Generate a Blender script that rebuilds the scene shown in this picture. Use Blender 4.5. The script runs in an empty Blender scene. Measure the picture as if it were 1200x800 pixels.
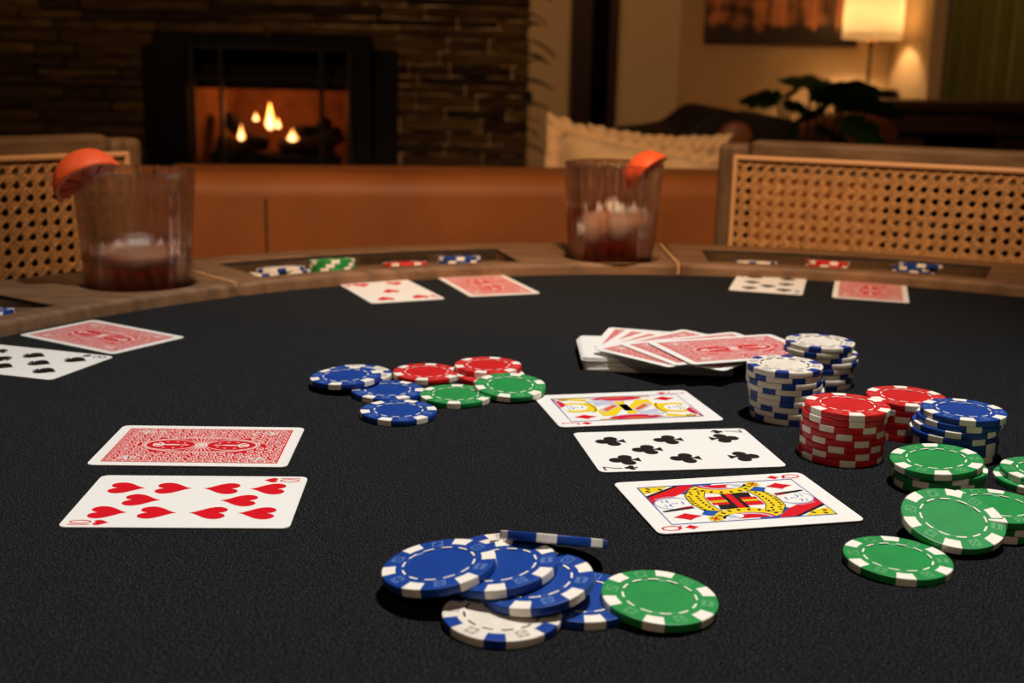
import bpy, bmesh, math, random
from math import sin, cos, pi, radians, sqrt, atan2
from mathutils import Vector, Matrix, Euler
random.seed(11)
SC = bpy.context.scene
COL = SC.collection
TZ = 0.76                       # height of the felt above the floor

# ------------------------------------------------------------------ camera
FPX, PITCH, CAMH, ROLL = 1408.3, 0.2253, 0.1779, 0.0233
cam_d = bpy.data.cameras.new('camera'); cam = bpy.data.objects.new('camera', cam_d); COL.objects.link(cam)
cam_d.sensor_width = 36.0; cam_d.lens = FPX / 1200 * 36.0
cam_d.clip_start = 0.02; cam_d.clip_end = 60
cam.matrix_world = Matrix.Translation((0, 0, TZ + CAMH)) @ Matrix.Rotation(pi/2 - PITCH, 4, 'X') @ Matrix.Rotation(ROLL, 4, 'Z')
cam_d.dof.use_dof = True; cam_d.dof.focus_distance = 0.53; cam_d.dof.aperture_fstop = 13.0
SC.camera = cam

# ------------------------------------------------------------------ world, lights, exposure
w = bpy.data.worlds.new('world'); SC.world = w; w.use_nodes = True
w.node_tree.nodes['Background'].inputs[0].default_value = (1.0, 0.62, 0.35, 1)
w.node_tree.nodes['Background'].inputs[1].default_value = 0.02
vs = SC.view_settings
vs.view_transform = 'Standard'; vs.look = 'None'; vs.gamma = 1; vs.exposure = 0.0; vs.use_curve_mapping = False

def lamp(name, kind, loc, energy, color, aim=None, **kw):
    d = bpy.data.lights.new(name, kind); d.energy = energy; d.color = color
    for k, v in kw.items(): setattr(d, k, v)
    o = bpy.data.objects.new(name, d); COL.objects.link(o); o.location = loc
    if aim is not None:
        o.rotation_euler = (Vector(aim) - Vector(loc)).to_track_quat('-Z', 'Y').to_euler()
    return o
# lamp over the table: neutral white, small, a little beyond and right of the cards
lamp('table_downlight', 'SPOT', (0.25, 0.60, TZ + 1.30), 80, (1.0, 0.965, 0.92), (0.0, 0.46, TZ), spot_size=radians(64), spot_blend=1.0, shadow_soft_size=0.035)
# warm ceiling lights of the room, plus one added fill lamp
lamp('ceiling_light_front', 'SPOT', (0.15, -0.35, 2.45), 240, (1.0, 0.62, 0.33), (0.02, 1.88, 0.78), spot_size=radians(42), spot_blend=0.7, shadow_soft_size=0.10)
lamp('fill_light_rear', 'SPOT', (-0.1, -1.5, 2.45), 24, (1.0, 0.74, 0.50), (0.1, 0.7, TZ), spot_size=radians(60), spot_blend=0.8, shadow_soft_size=0.15)  # unseen fill, added behind the camera to brighten the sides of the stacks
lamp('ceiling_light_hearth', 'SPOT', (-1.5, 2.7, 2.45), 40, (1.0, 0.62, 0.30), (-1.5, 4.8, 1.1), spot_size=radians(110), spot_blend=0.8, shadow_soft_size=0.10)
lamp('ceiling_light_lounge', 'SPOT', (0.9, 3.9, 2.45), 64, (1.0, 0.56, 0.25), (1.1, 6.8, 1.2), spot_size=radians(120), spot_blend=0.8, shadow_soft_size=0.10)

# ------------------------------------------------------------------ helpers: points
def ray(u, v):
    a, b = u - 600, v - 400
    C, S = cos(ROLL), sin(ROLL)
    a, b = a*C + b*S, -a*S + b*C
    dx, du = a / FPX, -b / FPX
    c, s = cos(PITCH), sin(PITCH)
    return Vector((dx, c + du*s, -s + du*c))
def T(u, v, h=0.0):             # a point at height h above the felt
    d = ray(u, v); t = (h - CAMH) / d.z
    return Vector((d.x*t, d.y*t, TZ + h))
def B(u, v, y):                 # a point on the upright plane at distance y
    d = ray(u, v); t = y / d.y
    return Vector((d.x*t, y, TZ + CAMH + d.z*t))

# ------------------------------------------------------------------ helpers: materials
MATS = {}
def srgb(r, g, b):
    f = lambda c: (c/12.92 if c <= 0.04045 else ((c + 0.055)/1.055)**2.4)
    return tuple(f(x/255) for x in (r, g, b)) + (1,)
def base_mat(name):
    m = bpy.data.materials.new(name); m.use_nodes = True; MATS[name] = m
    nt = m.node_tree
    return m, nt, nt.nodes['Principled BSDF']
def mat(name, col, rough=0.5, spec=0.5, metal=0.0, noise=None, bump=None, trans=0.0, ior=1.45, emit=None, coat=0.0, sheen=0.0, sss=0.0, scale=(1, 1, 1), coords='Object'):
    """noise = (scale, darkest, lightest[, detail]) ; bump = (scale, strength, distance)"""
    m, nt, p = base_mat(name)
    N, L = nt.nodes, nt.links
    p.inputs['Base Color'].default_value = col
    p.inputs['Roughness'].default_value = rough
    p.inputs['Specular IOR Level'].default_value = spec
    p.inputs['Metallic'].default_value = metal
    p.inputs['Transmission Weight'].default_value = trans
    p.inputs['IOR'].default_value = ior
    p.inputs['Coat Weight'].default_value = coat
    p.inputs['Sheen Weight'].default_value = sheen
    if sss:
        p.inputs['Subsurface Weight'].default_value = sss; p.inputs['Subsurface Scale'].default_value = 0.004
    if emit:
        p.inputs['Emission Color'].default_value = emit[0]; p.inputs['Emission Strength'].default_value = emit[1]
    if noise or bump:
        tc = N.new('ShaderNodeTexCoord'); mp = N.new('ShaderNodeMapping'); mp.inputs['Scale'].default_value = scale
        L.new(tc.outputs[coords], mp.inputs[0])
    if noise:
        n = N.new('ShaderNodeTexNoise'); n.inputs['Scale'].default_value = noise[0]; n.inputs['Detail'].default_value = noise[3] if len(noise) > 3 else 4
        L.new(mp.outputs[0], n.inputs[0])
        r = N.new('ShaderNodeValToRGB')
        r.color_ramp.elements[0].position = 0.3; r.color_ramp.elements[1].position = 0.7
        r.color_ramp.elements[0].color = tuple(c*noise[1] for c in col[:3]) + (1,)
        r.color_ramp.elements[1].color = tuple(min(1, c*noise[2]) for c in col[:3]) + (1,)
        L.new(n.outputs[0], r.inputs[0]); L.new(r.outputs[0], p.inputs['Base Color'])
    if bump:
        n2 = N.new('ShaderNodeTexNoise'); n2.inputs['Scale'].default_value = bump[0]; n2.inputs['Detail'].default_value = 3
        L.new(mp.outputs[0], n2.inputs[0])
        b = N.new('ShaderNodeBump'); b.inputs['Strength'].default_value = bump[1]; b.inputs['Distance'].default_value = bump[2]
        L.new(n2.outputs[0], b.inputs['Height']); L.new(b.outputs[0], p.inputs['Normal'])
    return m

# felt: black cloth with light fibre specks
m, nt, p = base_mat('felt'); N, L = nt.nodes, nt.links
tc = N.new('ShaderNodeTexCoord')
n = N.new('ShaderNodeTexNoise'); n.inputs['Scale'].default_value = 1500; n.inputs['Detail'].default_value = 5; n.inputs['Roughness'].default_value = 0.85
L.new(tc.outputs['Object'], n.inputs[0])
r = N.new('ShaderNodeValToRGB'); cr = r.color_ramp
cr.elements[0].position = 0.42; cr.elements[0].color = (0.0016, 0.0017, 0.0020, 1)
cr.elements[1].position = 0.68; cr.elements[1].color = (0.26, 0.265, 0.28, 1)
e = cr.elements.new(0.53); e.color = (0.0068, 0.0071, 0.0080, 1)
L.new(n.outputs[0], r.inputs[0]); L.new(r.outputs[0], p.inputs['Base Color'])
p.inputs['Roughness'].default_value = 0.95; p.inputs['Specular IOR Level'].default_value = 0.05
bp = N.new('ShaderNodeBump'); bp.inputs['Strength'].default_value = 1.0; bp.inputs['Distance'].default_value = 0.0010
L.new(n.outputs[0], bp.inputs['Height']); L.new(bp.outputs[0], p.inputs['Normal'])

mat('rail_wood', srgb(122, 92, 66), 0.55, 0.35, noise=(9, 0.62, 1.25, 6), bump=(60, 0.15, 0.001), scale=(2.0, 14, 6))
mat('inlay_wood', srgb(190, 150, 105), 0.5)
mat('tray_lining', srgb(52, 46, 42), 0.7, 0.2)
mat('tray_floor', srgb(112, 84, 60), 0.55, 0.3, noise=(20, 0.7, 1.2, 5), scale=(1, 6, 1))
mat('cup_black', srgb(10, 9, 8), 0.5, 0.3)
mat('chair_wood', srgb(104, 82, 62), 0.6, 0.3, noise=(14, 0.6, 1.25, 6), bump=(80, 0.1, 0.001), scale=(8, 8, 1.2))
mat('chair_wood_flat', srgb(104, 82, 62), 0.6, 0.3, noise=(14, 0.6, 1.25, 6), bump=(80, 0.1, 0.001), scale=(1.2, 8, 8))
mat('bead_cane', srgb(205, 158, 116), 0.5, 0.4)
mat('cane', srgb(196, 148, 98), 0.55, 0.35, noise=(180, 0.6, 1.2, 3))
mat('leather', srgb(132, 76, 36), 0.55, 0.35, noise=(6, 0.75, 1.15, 4), bump=(160, 0.2, 0.0015))
mat('leather_seam', srgb(60, 32, 16), 0.6)
mat('leather_dark', srgb(27, 17, 13), 0.7, 0.2, noise=(8, 0.7, 1.2), bump=(90, 0.2, 0.002))
mat('leather_red', srgb(120, 66, 38), 0.5, 0.4, noise=(8, 0.75, 1.15), bump=(120, 0.2, 0.0015))
mat('linen', srgb(205, 172, 130), 0.9, 0.1, noise=(30, 0.85, 1.08), bump=(500, 0.4, 0.001), sheen=0.2)
mat('linen_fringe', srgb(196, 162, 122), 0.9, 0.1, bump=(300, 0.5, 0.002))
mat('dark_wood', srgb(52, 31, 20), 0.5, 0.35, noise=(10, 0.6, 1.3, 6), scale=(1, 1, 10))
mat('red_wood', srgb(66, 30, 18), 0.5, 0.35, noise=(10, 0.7, 1.2, 6), scale=(10, 10, 1))
mat('door_wood', srgb(44, 18, 12), 0.5, 0.35, noise=(10, 0.7, 1.2, 6), scale=(10, 10, 1))
mat('black_metal', srgb(16, 14, 13), 0.55, 0.3, metal=0.3)
mat('iron', srgb(58, 50, 44), 0.5, 0.4, metal=0.5)
mat('firebrick', srgb(150, 98, 66), 0.9, 0.1, noise=(12, 0.7, 1.2), bump=(40, 0.4, 0.004))
mat('log', srgb(46, 34, 27), 0.9, 0.1, noise=(12, 0.5, 1.6), bump=(40, 0.8, 0.012))
mat('ember', srgb(120, 50, 24), 0.9, emit=((1, 0.25, 0.05, 1), 0.25), noise=(30, 0.3, 1.5))
mat('wall_paint', srgb(206, 178, 142), 0.85, 0.15, noise=(3, 0.95, 1.04), bump=(240, 0.06, 0.001))
mat('ceiling_paint', srgb(215, 205, 190), 0.9, 0.1, noise=(3, 0.97, 1.03))
mat('floor_wood', srgb(92, 62, 40), 0.45, 0.4, noise=(6, 0.7, 1.2, 6), scale=(1, 12, 1))
for i, (a_, lo, hi) in enumerate([((96, 74, 46), 0.6, 1.3), ((82, 62, 40), 0.55, 1.25), ((70, 52, 38), 0.6, 1.3), ((58, 42, 32), 0.6, 1.2)]):
    mat('stone_%d' % i, srgb(*a_), 0.9, 0.15, noise=(9, lo, hi, 6), bump=(22, 0.8, 0.012), scale=(1, 1, 3))
mat('mortar', srgb(18, 13, 9), 0.95, 0.05)
mat('green_velvet', srgb(98, 100, 36), 0.8, 0.15, noise=(14, 0.8, 1.15), sheen=0.5, scale=(1, 1, 0.2))
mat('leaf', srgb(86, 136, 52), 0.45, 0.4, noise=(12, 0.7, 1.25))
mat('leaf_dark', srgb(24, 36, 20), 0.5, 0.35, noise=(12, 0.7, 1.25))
mat('stem', srgb(70, 76, 40), 0.6)
mat('pot', srgb(70, 60, 52), 0.8, 0.2)
mat('soil', srgb(30, 22, 16), 0.95)
mat('cream_box', srgb(190, 160, 110), 0.8, 0.2, noise=(20, 0.9, 1.05))
mat('window_dark', srgb(8, 8, 10), 0.08, 0.5)
# lamp shade: linen lit from inside
m, nt, p = base_mat('lamp_shade')
p.inputs['Base Color'].default_value = srgb(240, 222, 190); p.inputs['Roughness'].default_value = 0.9
p.inputs['Subsurface Weight'].default_value = 0.0
tr = nt.nodes.new('ShaderNodeBsdfTranslucent'); tr.inputs[0].default_value = (0.95, 0.90, 0.78, 1)
mx = nt.nodes.new('ShaderNodeMixShader'); mx.inputs[0].default_value = 0.40
out = nt.nodes['Material Output']
nt.links.new(p.outputs[0], mx.inputs[1]); nt.links.new(tr.outputs[0], mx.inputs[2]); nt.links.new(mx.outputs[0], out.inputs[0])
mat('bulb', (1, 0.8, 0.5, 1), emit=((1, 0.62, 0.25, 1), 20))
mat('flame', (1, 0.6, 0.2, 1), emit=((1, 0.36, 0.07, 1), 2.2))
mat('flame_core', (1, 0.8, 0.5, 1), emit=((1, 0.62, 0.26, 1), 3.5))
for k in ('leaf',):
    nt = MATS[k].node_tree; p = nt.nodes['Principled BSDF']
    tr = nt.nodes.new('ShaderNodeBsdfTranslucent'); tr.inputs[0].default_value = (0.16, 0.30, 0.05, 1) if k == 'leaf' else (0.03, 0.05, 0.015, 1)
    mx = nt.nodes.new('ShaderNodeMixShader'); mx.inputs[0].default_value = 0.4
    nt.links.new(p.outputs[0], mx.inputs[1]); nt.links.new(tr.outputs[0], mx.inputs[2]); nt.links.new(mx.outputs[0], nt.nodes['Material Output'].inputs[0])
# cards and chips
mat('card_paper', srgb(240, 238, 232), 0.42, 0.4, bump=(900, 0.04, 0.0002))
mat('print_red', srgb(214, 16, 32), 0.45, 0.35)
mat('print_back_red', srgb(206, 24, 36), 0.45, 0.35)
mat('print_white', srgb(240, 222, 214), 0.45, 0.35)
mat('print_black', srgb(26, 22, 22), 0.45, 0.35)
mat('print_blue', srgb(28, 82, 168), 0.45, 0.35)
mat('print_yellow', srgb(238, 205, 30), 0.45, 0.35)
mat('print_gold', srgb(214, 168, 26), 0.45, 0.35)
mat('print_lilac', srgb(196, 196, 220), 0.45, 0.35)
mat('print_orange', srgb(226, 96, 36), 0.45, 0.35)
mat('print_magenta', srgb(196, 26, 84), 0.45, 0.35)
for nme, c in dict(chip_blue=(18, 63, 146), chip_green=(36, 142, 70), chip_red=(206, 30, 34), chip_white=(232, 222, 206)).items():
    mat(nme, srgb(*c), 0.42, 0.45, noise=(160, 0.9, 1.08), bump=(420, 0.12, 0.0003))
mat('spot_white', srgb(244, 236, 222), 0.45, 0.4, bump=(420, 0.1, 0.0003))
mat('spot_blue', srgb(22, 58, 142), 0.45, 0.4)
mat('dice_blue', srgb(120, 156, 214), 0.45)
mat('dice_green', srgb(130, 196, 142), 0.45)
mat('dice_red', srgb(240, 120, 112), 0.45)
mat('dice_white', srgb(120, 112, 108), 0.5)
# glass and drinks
def clear_mat(name, tint, w_clear, glass_col, ior, rough=0.02, w_body=0.0, body=(1, 1, 1, 1)):
    # clear stuff: light passes straight through part of it, the rest bends and reflects it
    m, nt, p = base_mat(name); N, L = nt.nodes, nt.links
    N.remove(p)
    t_ = N.new('ShaderNodeBsdfTransparent'); t_.inputs[0].default_value = tint
    g_ = N.new('ShaderNodeBsdfGlass'); g_.inputs['Color'].default_value = glass_col; g_.inputs['Roughness'].default_value = rough; g_.inputs['IOR'].default_value = ior
    x_ = N.new('ShaderNodeMixShader'); x_.inputs[0].default_value = w_clear
    L.new(g_.outputs[0], x_.inputs[1]); L.new(t_.outputs[0], x_.inputs[2]); last = x_
    if w_body:
        d_ = N.new('ShaderNodeBsdfTranslucent'); d_.inputs[0].default_value = body
        y_ = N.new('ShaderNodeMixShader'); y_.inputs[0].default_value = w_body
        L.new(last.outputs[0], y_.inputs[1]); L.new(d_.outputs[0], y_.inputs[2]); last = y_
    L.new(last.outputs[0], N['Material Output'].inputs[0])
clear_mat('glass', (0.93, 0.93, 0.945, 1), 0.42, (0.90, 0.89, 0.93, 1), 1.45, 0.0)
clear_mat('amber', (0.98, 0.90, 0.82, 1), 0.55, (0.98, 0.90, 0.82, 1), 1.33, 0.0, 0.03, (0.9, 0.30, 0.08, 1))
va = MATS['amber'].node_tree.nodes.new('ShaderNodeVolumeAbsorption'); va.inputs[0].default_value = (0.96, 0.46, 0.10, 1); va.inputs[1].default_value = 34
MATS['amber'].node_tree.links.new(va.outputs[0], MATS['amber'].node_tree.nodes['Material Output'].inputs['Volume'])
mat('ice', (0.93, 0.84, 0.74, 1), 0.35, 0.5, trans=0.15, ior=1.31, sss=0.4, noise=(60, 0.9, 1.0))
mat('citrus_peel', srgb(236, 96, 52), 0.45, 0.4, noise=(160, 0.85, 1.12), bump=(700, 0.25, 0.0006))
mat('citrus_pith', srgb(240, 190, 150), 0.7)
mat('citrus_flesh', srgb(222, 96, 62), 0.35, 0.5, noise=(120, 0.8, 1.15), trans=0.1)
mat('stem_metal', srgb(120, 84, 48), 0.3, 0.5, metal=0.8)

# painting: dusk light between dark trunks (flat print)
m, nt, p = base_mat('painting_print'); N, L = nt.nodes, nt.links
tc = N.new('ShaderNodeTexCoord')
mp = N.new('ShaderNodeMapping'); mp.inputs['Scale'].default_value = (26, 1, 0.8)
L.new(tc.outputs['Generated'], mp.inputs[0])
n1 = N.new('ShaderNodeTexNoise'); n1.inputs['Scale'].default_value = 1.0; n1.inputs['Detail'].default_value = 2
L.new(mp.outputs[0], n1.inputs[0])
mp2 = N.new('ShaderNodeMapping'); mp2.inputs['Scale'].default_value = (9, 1, 5)
L.new(tc.outputs['Generated'], mp2.inputs[0])
n2 = N.new('ShaderNodeTexNoise'); n2.inputs['Scale'].default_value = 1.0; n2.inputs['Detail'].default_value = 4
L.new(mp2.outputs[0], n2.inputs[0])
sp = N.new('ShaderNodeSeparateXYZ'); L.new(tc.outputs['Generated'], sp.inputs[0])
mixn = N.new('ShaderNodeMix'); mixn.data_type = 'FLOAT'
L.new(sp.outputs[0], mixn.inputs[0]); L.new(n2.outputs[0], mixn.inputs[2]); L.new(n1.outputs[0], mixn.inputs[3])
gr = N.new('ShaderNodeMapRange'); gr.inputs[1].default_value = 0.06; gr.inputs[2].default_value = 0.20; gr.inputs[3].default_value = -0.28; gr.inputs[4].default_value = 0.06
L.new(sp.outputs[2], gr.inputs[0])
ad = N.new('ShaderNodeMath'); L.new(mixn.outputs[0], ad.inputs[0]); L.new(gr.outputs[0], ad.inputs[1])
r = N.new('ShaderNodeValToRGB'); r.color_ramp.elements[0].position = 0.44; r.color_ramp.elements[0].color = srgb(38, 24, 18)
r.color_ramp.elements[1].position = 0.62; r.color_ramp.elements[1].color = srgb(205, 130, 80)
L.new(ad.outputs[0], r.inputs[0]); L.new(r.outputs[0], p.inputs['Base Color']); p.inputs['Roughness'].default_value = 0.6

# ------------------------------------------------------------------ helpers: meshes
def mesh(name, verts, faces, smooth=False, fm=None, mats=None):
    me = bpy.data.meshes.new(name); me.from_pydata([tuple(v) for v in verts], [], faces)
    if mats:
        for k in mats: me.materials.append(MATS[k])
    if fm:
        for pl, i in zip(me.polygons, fm): pl.material_index = i
    if smooth:
        for pl in me.polygons: pl.use_smooth = True
    me.update(); return me
def obj(name, me, mt=None, parent=None, loc=None, rot=None):
    o = bpy.data.objects.new(name, me); COL.objects.link(o)
    if mt and me is not None and not me.materials: me.materials.append(MATS[mt])
    if parent: o.parent = parent
    if loc is not None: o.location = loc
    if rot is not None: o.rotation_euler = rot
    return o
def tag(o, label, cat, group=None, kind=None):
    if label: o['label'] = label
    if cat: o['category'] = cat
    if group: o['group'] = group
    if kind: o['kind'] = kind
    return o
def thing(name, label, cat, loc=(0, 0, 0), rz=0, group=None):
    o = bpy.data.objects.new(name, None); COL.objects.link(o); o.location = loc; o.rotation_euler = (0, 0, rz)
    o.empty_display_size = 0.05
    return tag(o, label, cat, group)
def struct(o):
    o['kind'] = 'structure'; return o
def bm_mesh(name, bm, smooth=False):
    me = bpy.data.meshes.new(name); bm.normal_update(); bm.to_mesh(me); bm.free()
    if smooth:
        for pl in me.polygons: pl.use_smooth = True
    return me
def box_bm(bm, c, s, rz=0, bev=0.0, segs=2, M=None):
    mtx = Matrix.Translation(c) @ Matrix.Rotation(rz, 4, 'Z') @ Matrix.Diagonal((*s, 1))
    if M is not None: mtx = M @ mtx
    g = bmesh.ops.create_cube(bm, size=1.0, matrix=mtx)
    if bev:
        es = list({e for v in g['verts'] for e in v.link_edges})
        bmesh.ops.bevel(bm, geom=es, offset=bev, segments=segs, affect='EDGES', profile=0.5)
def box(name, c, s, mt, parent=None, bev=0.0, rz=0, segs=2, smooth=False):
    bm = bmesh.new(); box_bm(bm, (0, 0, 0), s, 0, bev, segs)
    return obj(name, bm_mesh(name, bm, smooth), mt, parent, c, (0, 0, rz))
def lathe(name, prof, segs=48, smooth=True, close_top=False):
    vs_, fs = [], []
    for i in range(segs):
        a = 2*pi*i/segs
        for (r_, z_) in prof: vs_.append((r_*cos(a), r_*sin(a), z_))
    k = len(prof)
    for i in range(segs):
        j = (i + 1) % segs
        for q in range(k - 1):
            fs.append((i*k + q, j*k + q, j*k + q + 1, i*k + q + 1))
    me = mesh(name, vs_, fs, smooth)
    bm = bmesh.new(); bm.from_mesh(me); bmesh.ops.remove_doubles(bm, verts=bm.verts, dist=1e-7)
    bmesh.ops.recalc_face_normals(bm, faces=bm.faces); bm.to_mesh(me); bm.free()
    if smooth:
        for pl in me.polygons: pl.use_smooth = True
    return me
def tube(name, pts, rad, sides=8, smooth=True, cap=True):
    pts = [Vector(q) for q in pts]
    rads = rad if isinstance(rad, (list, tuple)) else [rad]*len(pts)
    vs_, fs = [], []; up = Vector((0.13, 0.2, 1)).normalized()
    for i, q in enumerate(pts):
        d = (pts[min(i + 1, len(pts) - 1)] - pts[max(i - 1, 0)]).normalized()
        x = d.cross(up); x = x.normalized() if x.length > 1e-5 else d.cross(Vector((1, 0, 0))).normalized()
        y = x.cross(d)
        for s in range(sides):
            a = 2*pi*s/sides; vs_.append(q + (x*cos(a) + y*sin(a))*rads[i])
    for i in range(len(pts) - 1):
        for s in range(sides):
            t = (s + 1) % sides
            fs.append((i*sides + s, i*sides + t, (i + 1)*sides + t, (i + 1)*sides + s))
    if cap:
        fs.append(tuple(range(sides))[::-1]); fs.append(tuple((len(pts) - 1)*sides + s for s in range(sides)))
    return mesh(name, vs_, fs, smooth)
def prism(name, pts, y0, y1, bev=0.0, segs=3, smooth=False):
    """outline in x,z swept from y0 to y1"""
    n_ = len(pts)
    me = mesh(name, [(x, y0, z) for x, z in pts] + [(x, y1, z) for x, z in pts],
              [tuple(range(n_)), tuple(range(2*n_ - 1, n_ - 1, -1))] + [(i, i + n_, (i + 1) % n_ + n_, (i + 1) % n_) for i in range(n_)])
    bm = bmesh.new(); bm.from_mesh(me); bmesh.ops.recalc_face_normals(bm, faces=bm.faces)
    if bev: bmesh.ops.bevel(bm, geom=bm.edges[:], offset=bev, segments=segs, affect='EDGES', profile=0.5, clamp_overlap=True)
    bm.to_mesh(me); bm.free()
    if smooth:
        for pl in me.polygons: pl.use_smooth = True
    return me
def from_curve(name, splines, extrude, bevel):
    """flat outline with holes -> solid with rounded edges"""
    c = bpy.data.curves.new(name, 'CURVE'); c.dimensions = '2D'; c.fill_mode = 'BOTH'
    c.extrude = extrude; c.bevel_depth = bevel; c.bevel_resolution = 2; c.offset = -bevel
    for pts in splines:
        s = c.splines.new('POLY'); s.points.add(len(pts) - 1)
        for q, (x, y) in zip(s.points, pts): q.co = (x, y, 0, 1)
        s.use_cyclic_u = True
    o = bpy.data.objects.new('tmp', c); COL.objects.link(o)
    dg = bpy.context.evaluated_depsgraph_get()
    me = bpy.data.meshes.new_from_object(o.evaluated_get(dg)); me.name = name
    bpy.data.objects.remove(o); bpy.data.curves.remove(c)
    return me
def ordinal(i): return ['top', 'second', 'third', 'fourth', 'fifth', 'sixth', 'seventh', 'eighth', 'ninth', 'tenth'][i]

# ================================================================== THE ROOM
WY = 4.80                                   # face of the stone wall
Xs = B(620, 100, WY).x                      # right end of the stone wall
AY, FY = 6.8, 8.0                           # alcove wall and far wall
XC = B(795, 80, AY).x
XR = B(1040, 80, FY).x                      # right wall
H = 2.6
def slab(name, x0, x1, y0, y1, z0, z1, mt, parent=None):
    return box(name, ((x0+x1)/2, (y0+y1)/2, (z0+z1)/2), (x1-x0, y1-y0, z1-z0), mt, parent)
struct(slab('floor', -4.2, XR+0.2, -2.7, FY+0.2, -0.1, 0, 'floor_wood'))
struct(slab('ceiling', -4.2, XR+0.2, -2.7, FY+0.2, H, H+0.1, 'ceiling_paint'))
struct(slab('wall_left', -4.2, -4.0, -2.5, AY+0.2, 0, H, 'wall_paint'))
struct(slab('wall_rear', -4.2, XR+0.2, -2.7, -2.5, 0, H, 'wall_paint'))
struct(slab('wall_alcove', -4.0, XC, AY, AY+1.0, 0, H, 'wall_paint'))
struct(slab('wall_far', XC, XR+0.2, FY, FY+0.2, 0, H, 'wall_paint'))
# right wall with a window opening behind the curtain
yw1 = 7.20; yw0 = 4.6
wr = struct(slab('wall_right', XR, XR+0.2, yw1, FY, 0, H, 'wall_paint'))
slab('wall_panel', XR, XR+0.2, -2.5, yw0, 0, H, 'wall_paint', wr)
slab('wall_panel', XR, XR+0.2, yw0, yw1, 0, 0.5, 'wall_paint', wr)
slab('wall_panel', XR, XR+0.2, yw0, yw1, 2.3, H, 'wall_paint', wr)
win = struct(slab('window_1', XR+0.08, XR+0.10, yw0, yw1, 0.5, 2.3, 'window_dark'))
slab('window_frame', XR-0.02, XR+0.08, yw1-0.16, yw1, 0.5, 2.38, 'red_wood', win)
slab('window_frame', XR-0.02, XR+0.08, yw0, yw0+0.1, 0.5, 2.38, 'red_wood', win)
slab('window_frame', XR-0.02, XR+0.08, yw0, yw1, 0.42, 0.5, 'red_wood', win)
struct(slab('baseboard_far', XC, XR, FY-0.015, FY, 0, 0.1, 'ceiling_paint'))

# stone wall with the hearth opening
fx0, fx1 = B(226, 150, WY).x, B(412, 150, WY).x      # opening
fzt = B(320, 60, WY).z; fzb = 0.30
sw = struct(slab('wall_stone', -4.0, fx0, WY, WY+0.12, 0, H, 'mortar'))
slab('wall_core', fx1, Xs, WY, WY+0.12, 0, H, 'mortar', sw)
slab('wall_core', fx0, fx1, WY, WY+0.12, fzt, H, 'mortar', sw)
slab('wall_core', fx0, fx1, WY, WY+0.12, 0, fzb, 'mortar', sw)
slab('wall_core', Xs-0.12, Xs, WY+0.12, AY, 0, H, 'wall_paint', sw)
sx0, sx1, szt = B(172, 100, WY).x, B(467, 100, WY).x, B(320, 41, WY).z
vis_x0 = B(-40, 100, WY).x
stone_meshes = []
def stone_mesh(L_, h_, mt):
    bm = bmesh.new(); box_bm(bm, (0, 0, 0), (L_, 0.05, h_), 0, 0.006, 1)
    bmesh.ops.subdivide_edges(bm, edges=[e for e in bm.edges if abs(e.verts[0].co.x - e.verts[1].co.x) > L_*0.5], cuts=3)
    for v in bm.verts:
        if v.co.y < 0: v.co.y += random.uniform(-0.006, 0.005)
        v.co.z += random.uniform(-0.003, 0.003)
    me = bm_mesh('stone', bm); me.materials.append(MATS[mt]); return me
z = 0.42; nst = 0
while z < 1.32:
    hrow = random.choice([0.034, 0.04, 0.046, 0.052])
    if z < szt < z + hrow + 0.02: hrow = szt - z if szt - z > 0.02 else hrow
    x = vis_x0 - random.uniform(0, 0.3)
    while x < Xs - 0.03:
        L_ = random.choice([0.16, 0.24, 0.32, 0.42, 0.5]); x1 = min(x + L_, Xs)
        segs_ = [(x, x1)]
        if z < szt - 0.01:          # leave the hearth surround free
            segs_ = []
            e0, e1 = (sx0, sx1) if z < B(180, 52, WY).z - 0.03 else (B(186, 60, WY).x, B(438, 60, WY).x)
            if x < e0: segs_.append((x, min(x1, e0)))
            if x1 > e1: segs_.append((max(x, e1), x1))
        for (a_, b_) in segs_:
            if b_ - a_ > 0.02:
                o = obj('stone', stone_mesh(b_ - a_ - 0.005, hrow - 0.004, 'stone_%d' % random.choice([0, 0, 1, 1, 2, 3])), None, sw)
                o.location = Vector(((a_ + b_)/2, WY - 0.015 + random.uniform(-0.004, 0.004), z + hrow/2)) - sw.location
                nst += 1
        x = x1
    z += hrow

# narrow dark door with a glass light in the alcove wall
dx0, dx1 = B(669, 80, AY).x, B(723, 80, AY).x
dr = struct(slab('door_1', dx0, dx1, AY-0.03, AY+0.0, 0, 2.2, 'door_wood'))
pw = dx1 - dx0
bx = lambda n_, a_, b_, z0, z1, y0, y1, mt: box(n_, Vector(((a_+b_)/2, (y0+y1)/2, (z0+z1)/2)) - dr.location, (b_-a_, y1-y0, z1-z0), mt, dr)
bx('door_stile', dx0, dx0+pw*0.42, 0, 2.2, AY-0.055, AY-0.03, 'door_wood')
bx('door_stile', dx1-pw*0.2, dx1, 0, 2.2, AY-0.055, AY-0.03, 'door_wood')
bx('door_rail', dx0, dx1, 0, 0.5, AY-0.055, AY-0.03, 'door_wood')
bx('glass_pane', dx0+pw*0.42, dx1-pw*0.2, 0.5, 2.2, AY-0.04, AY-0.03, 'window_dark')

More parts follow.
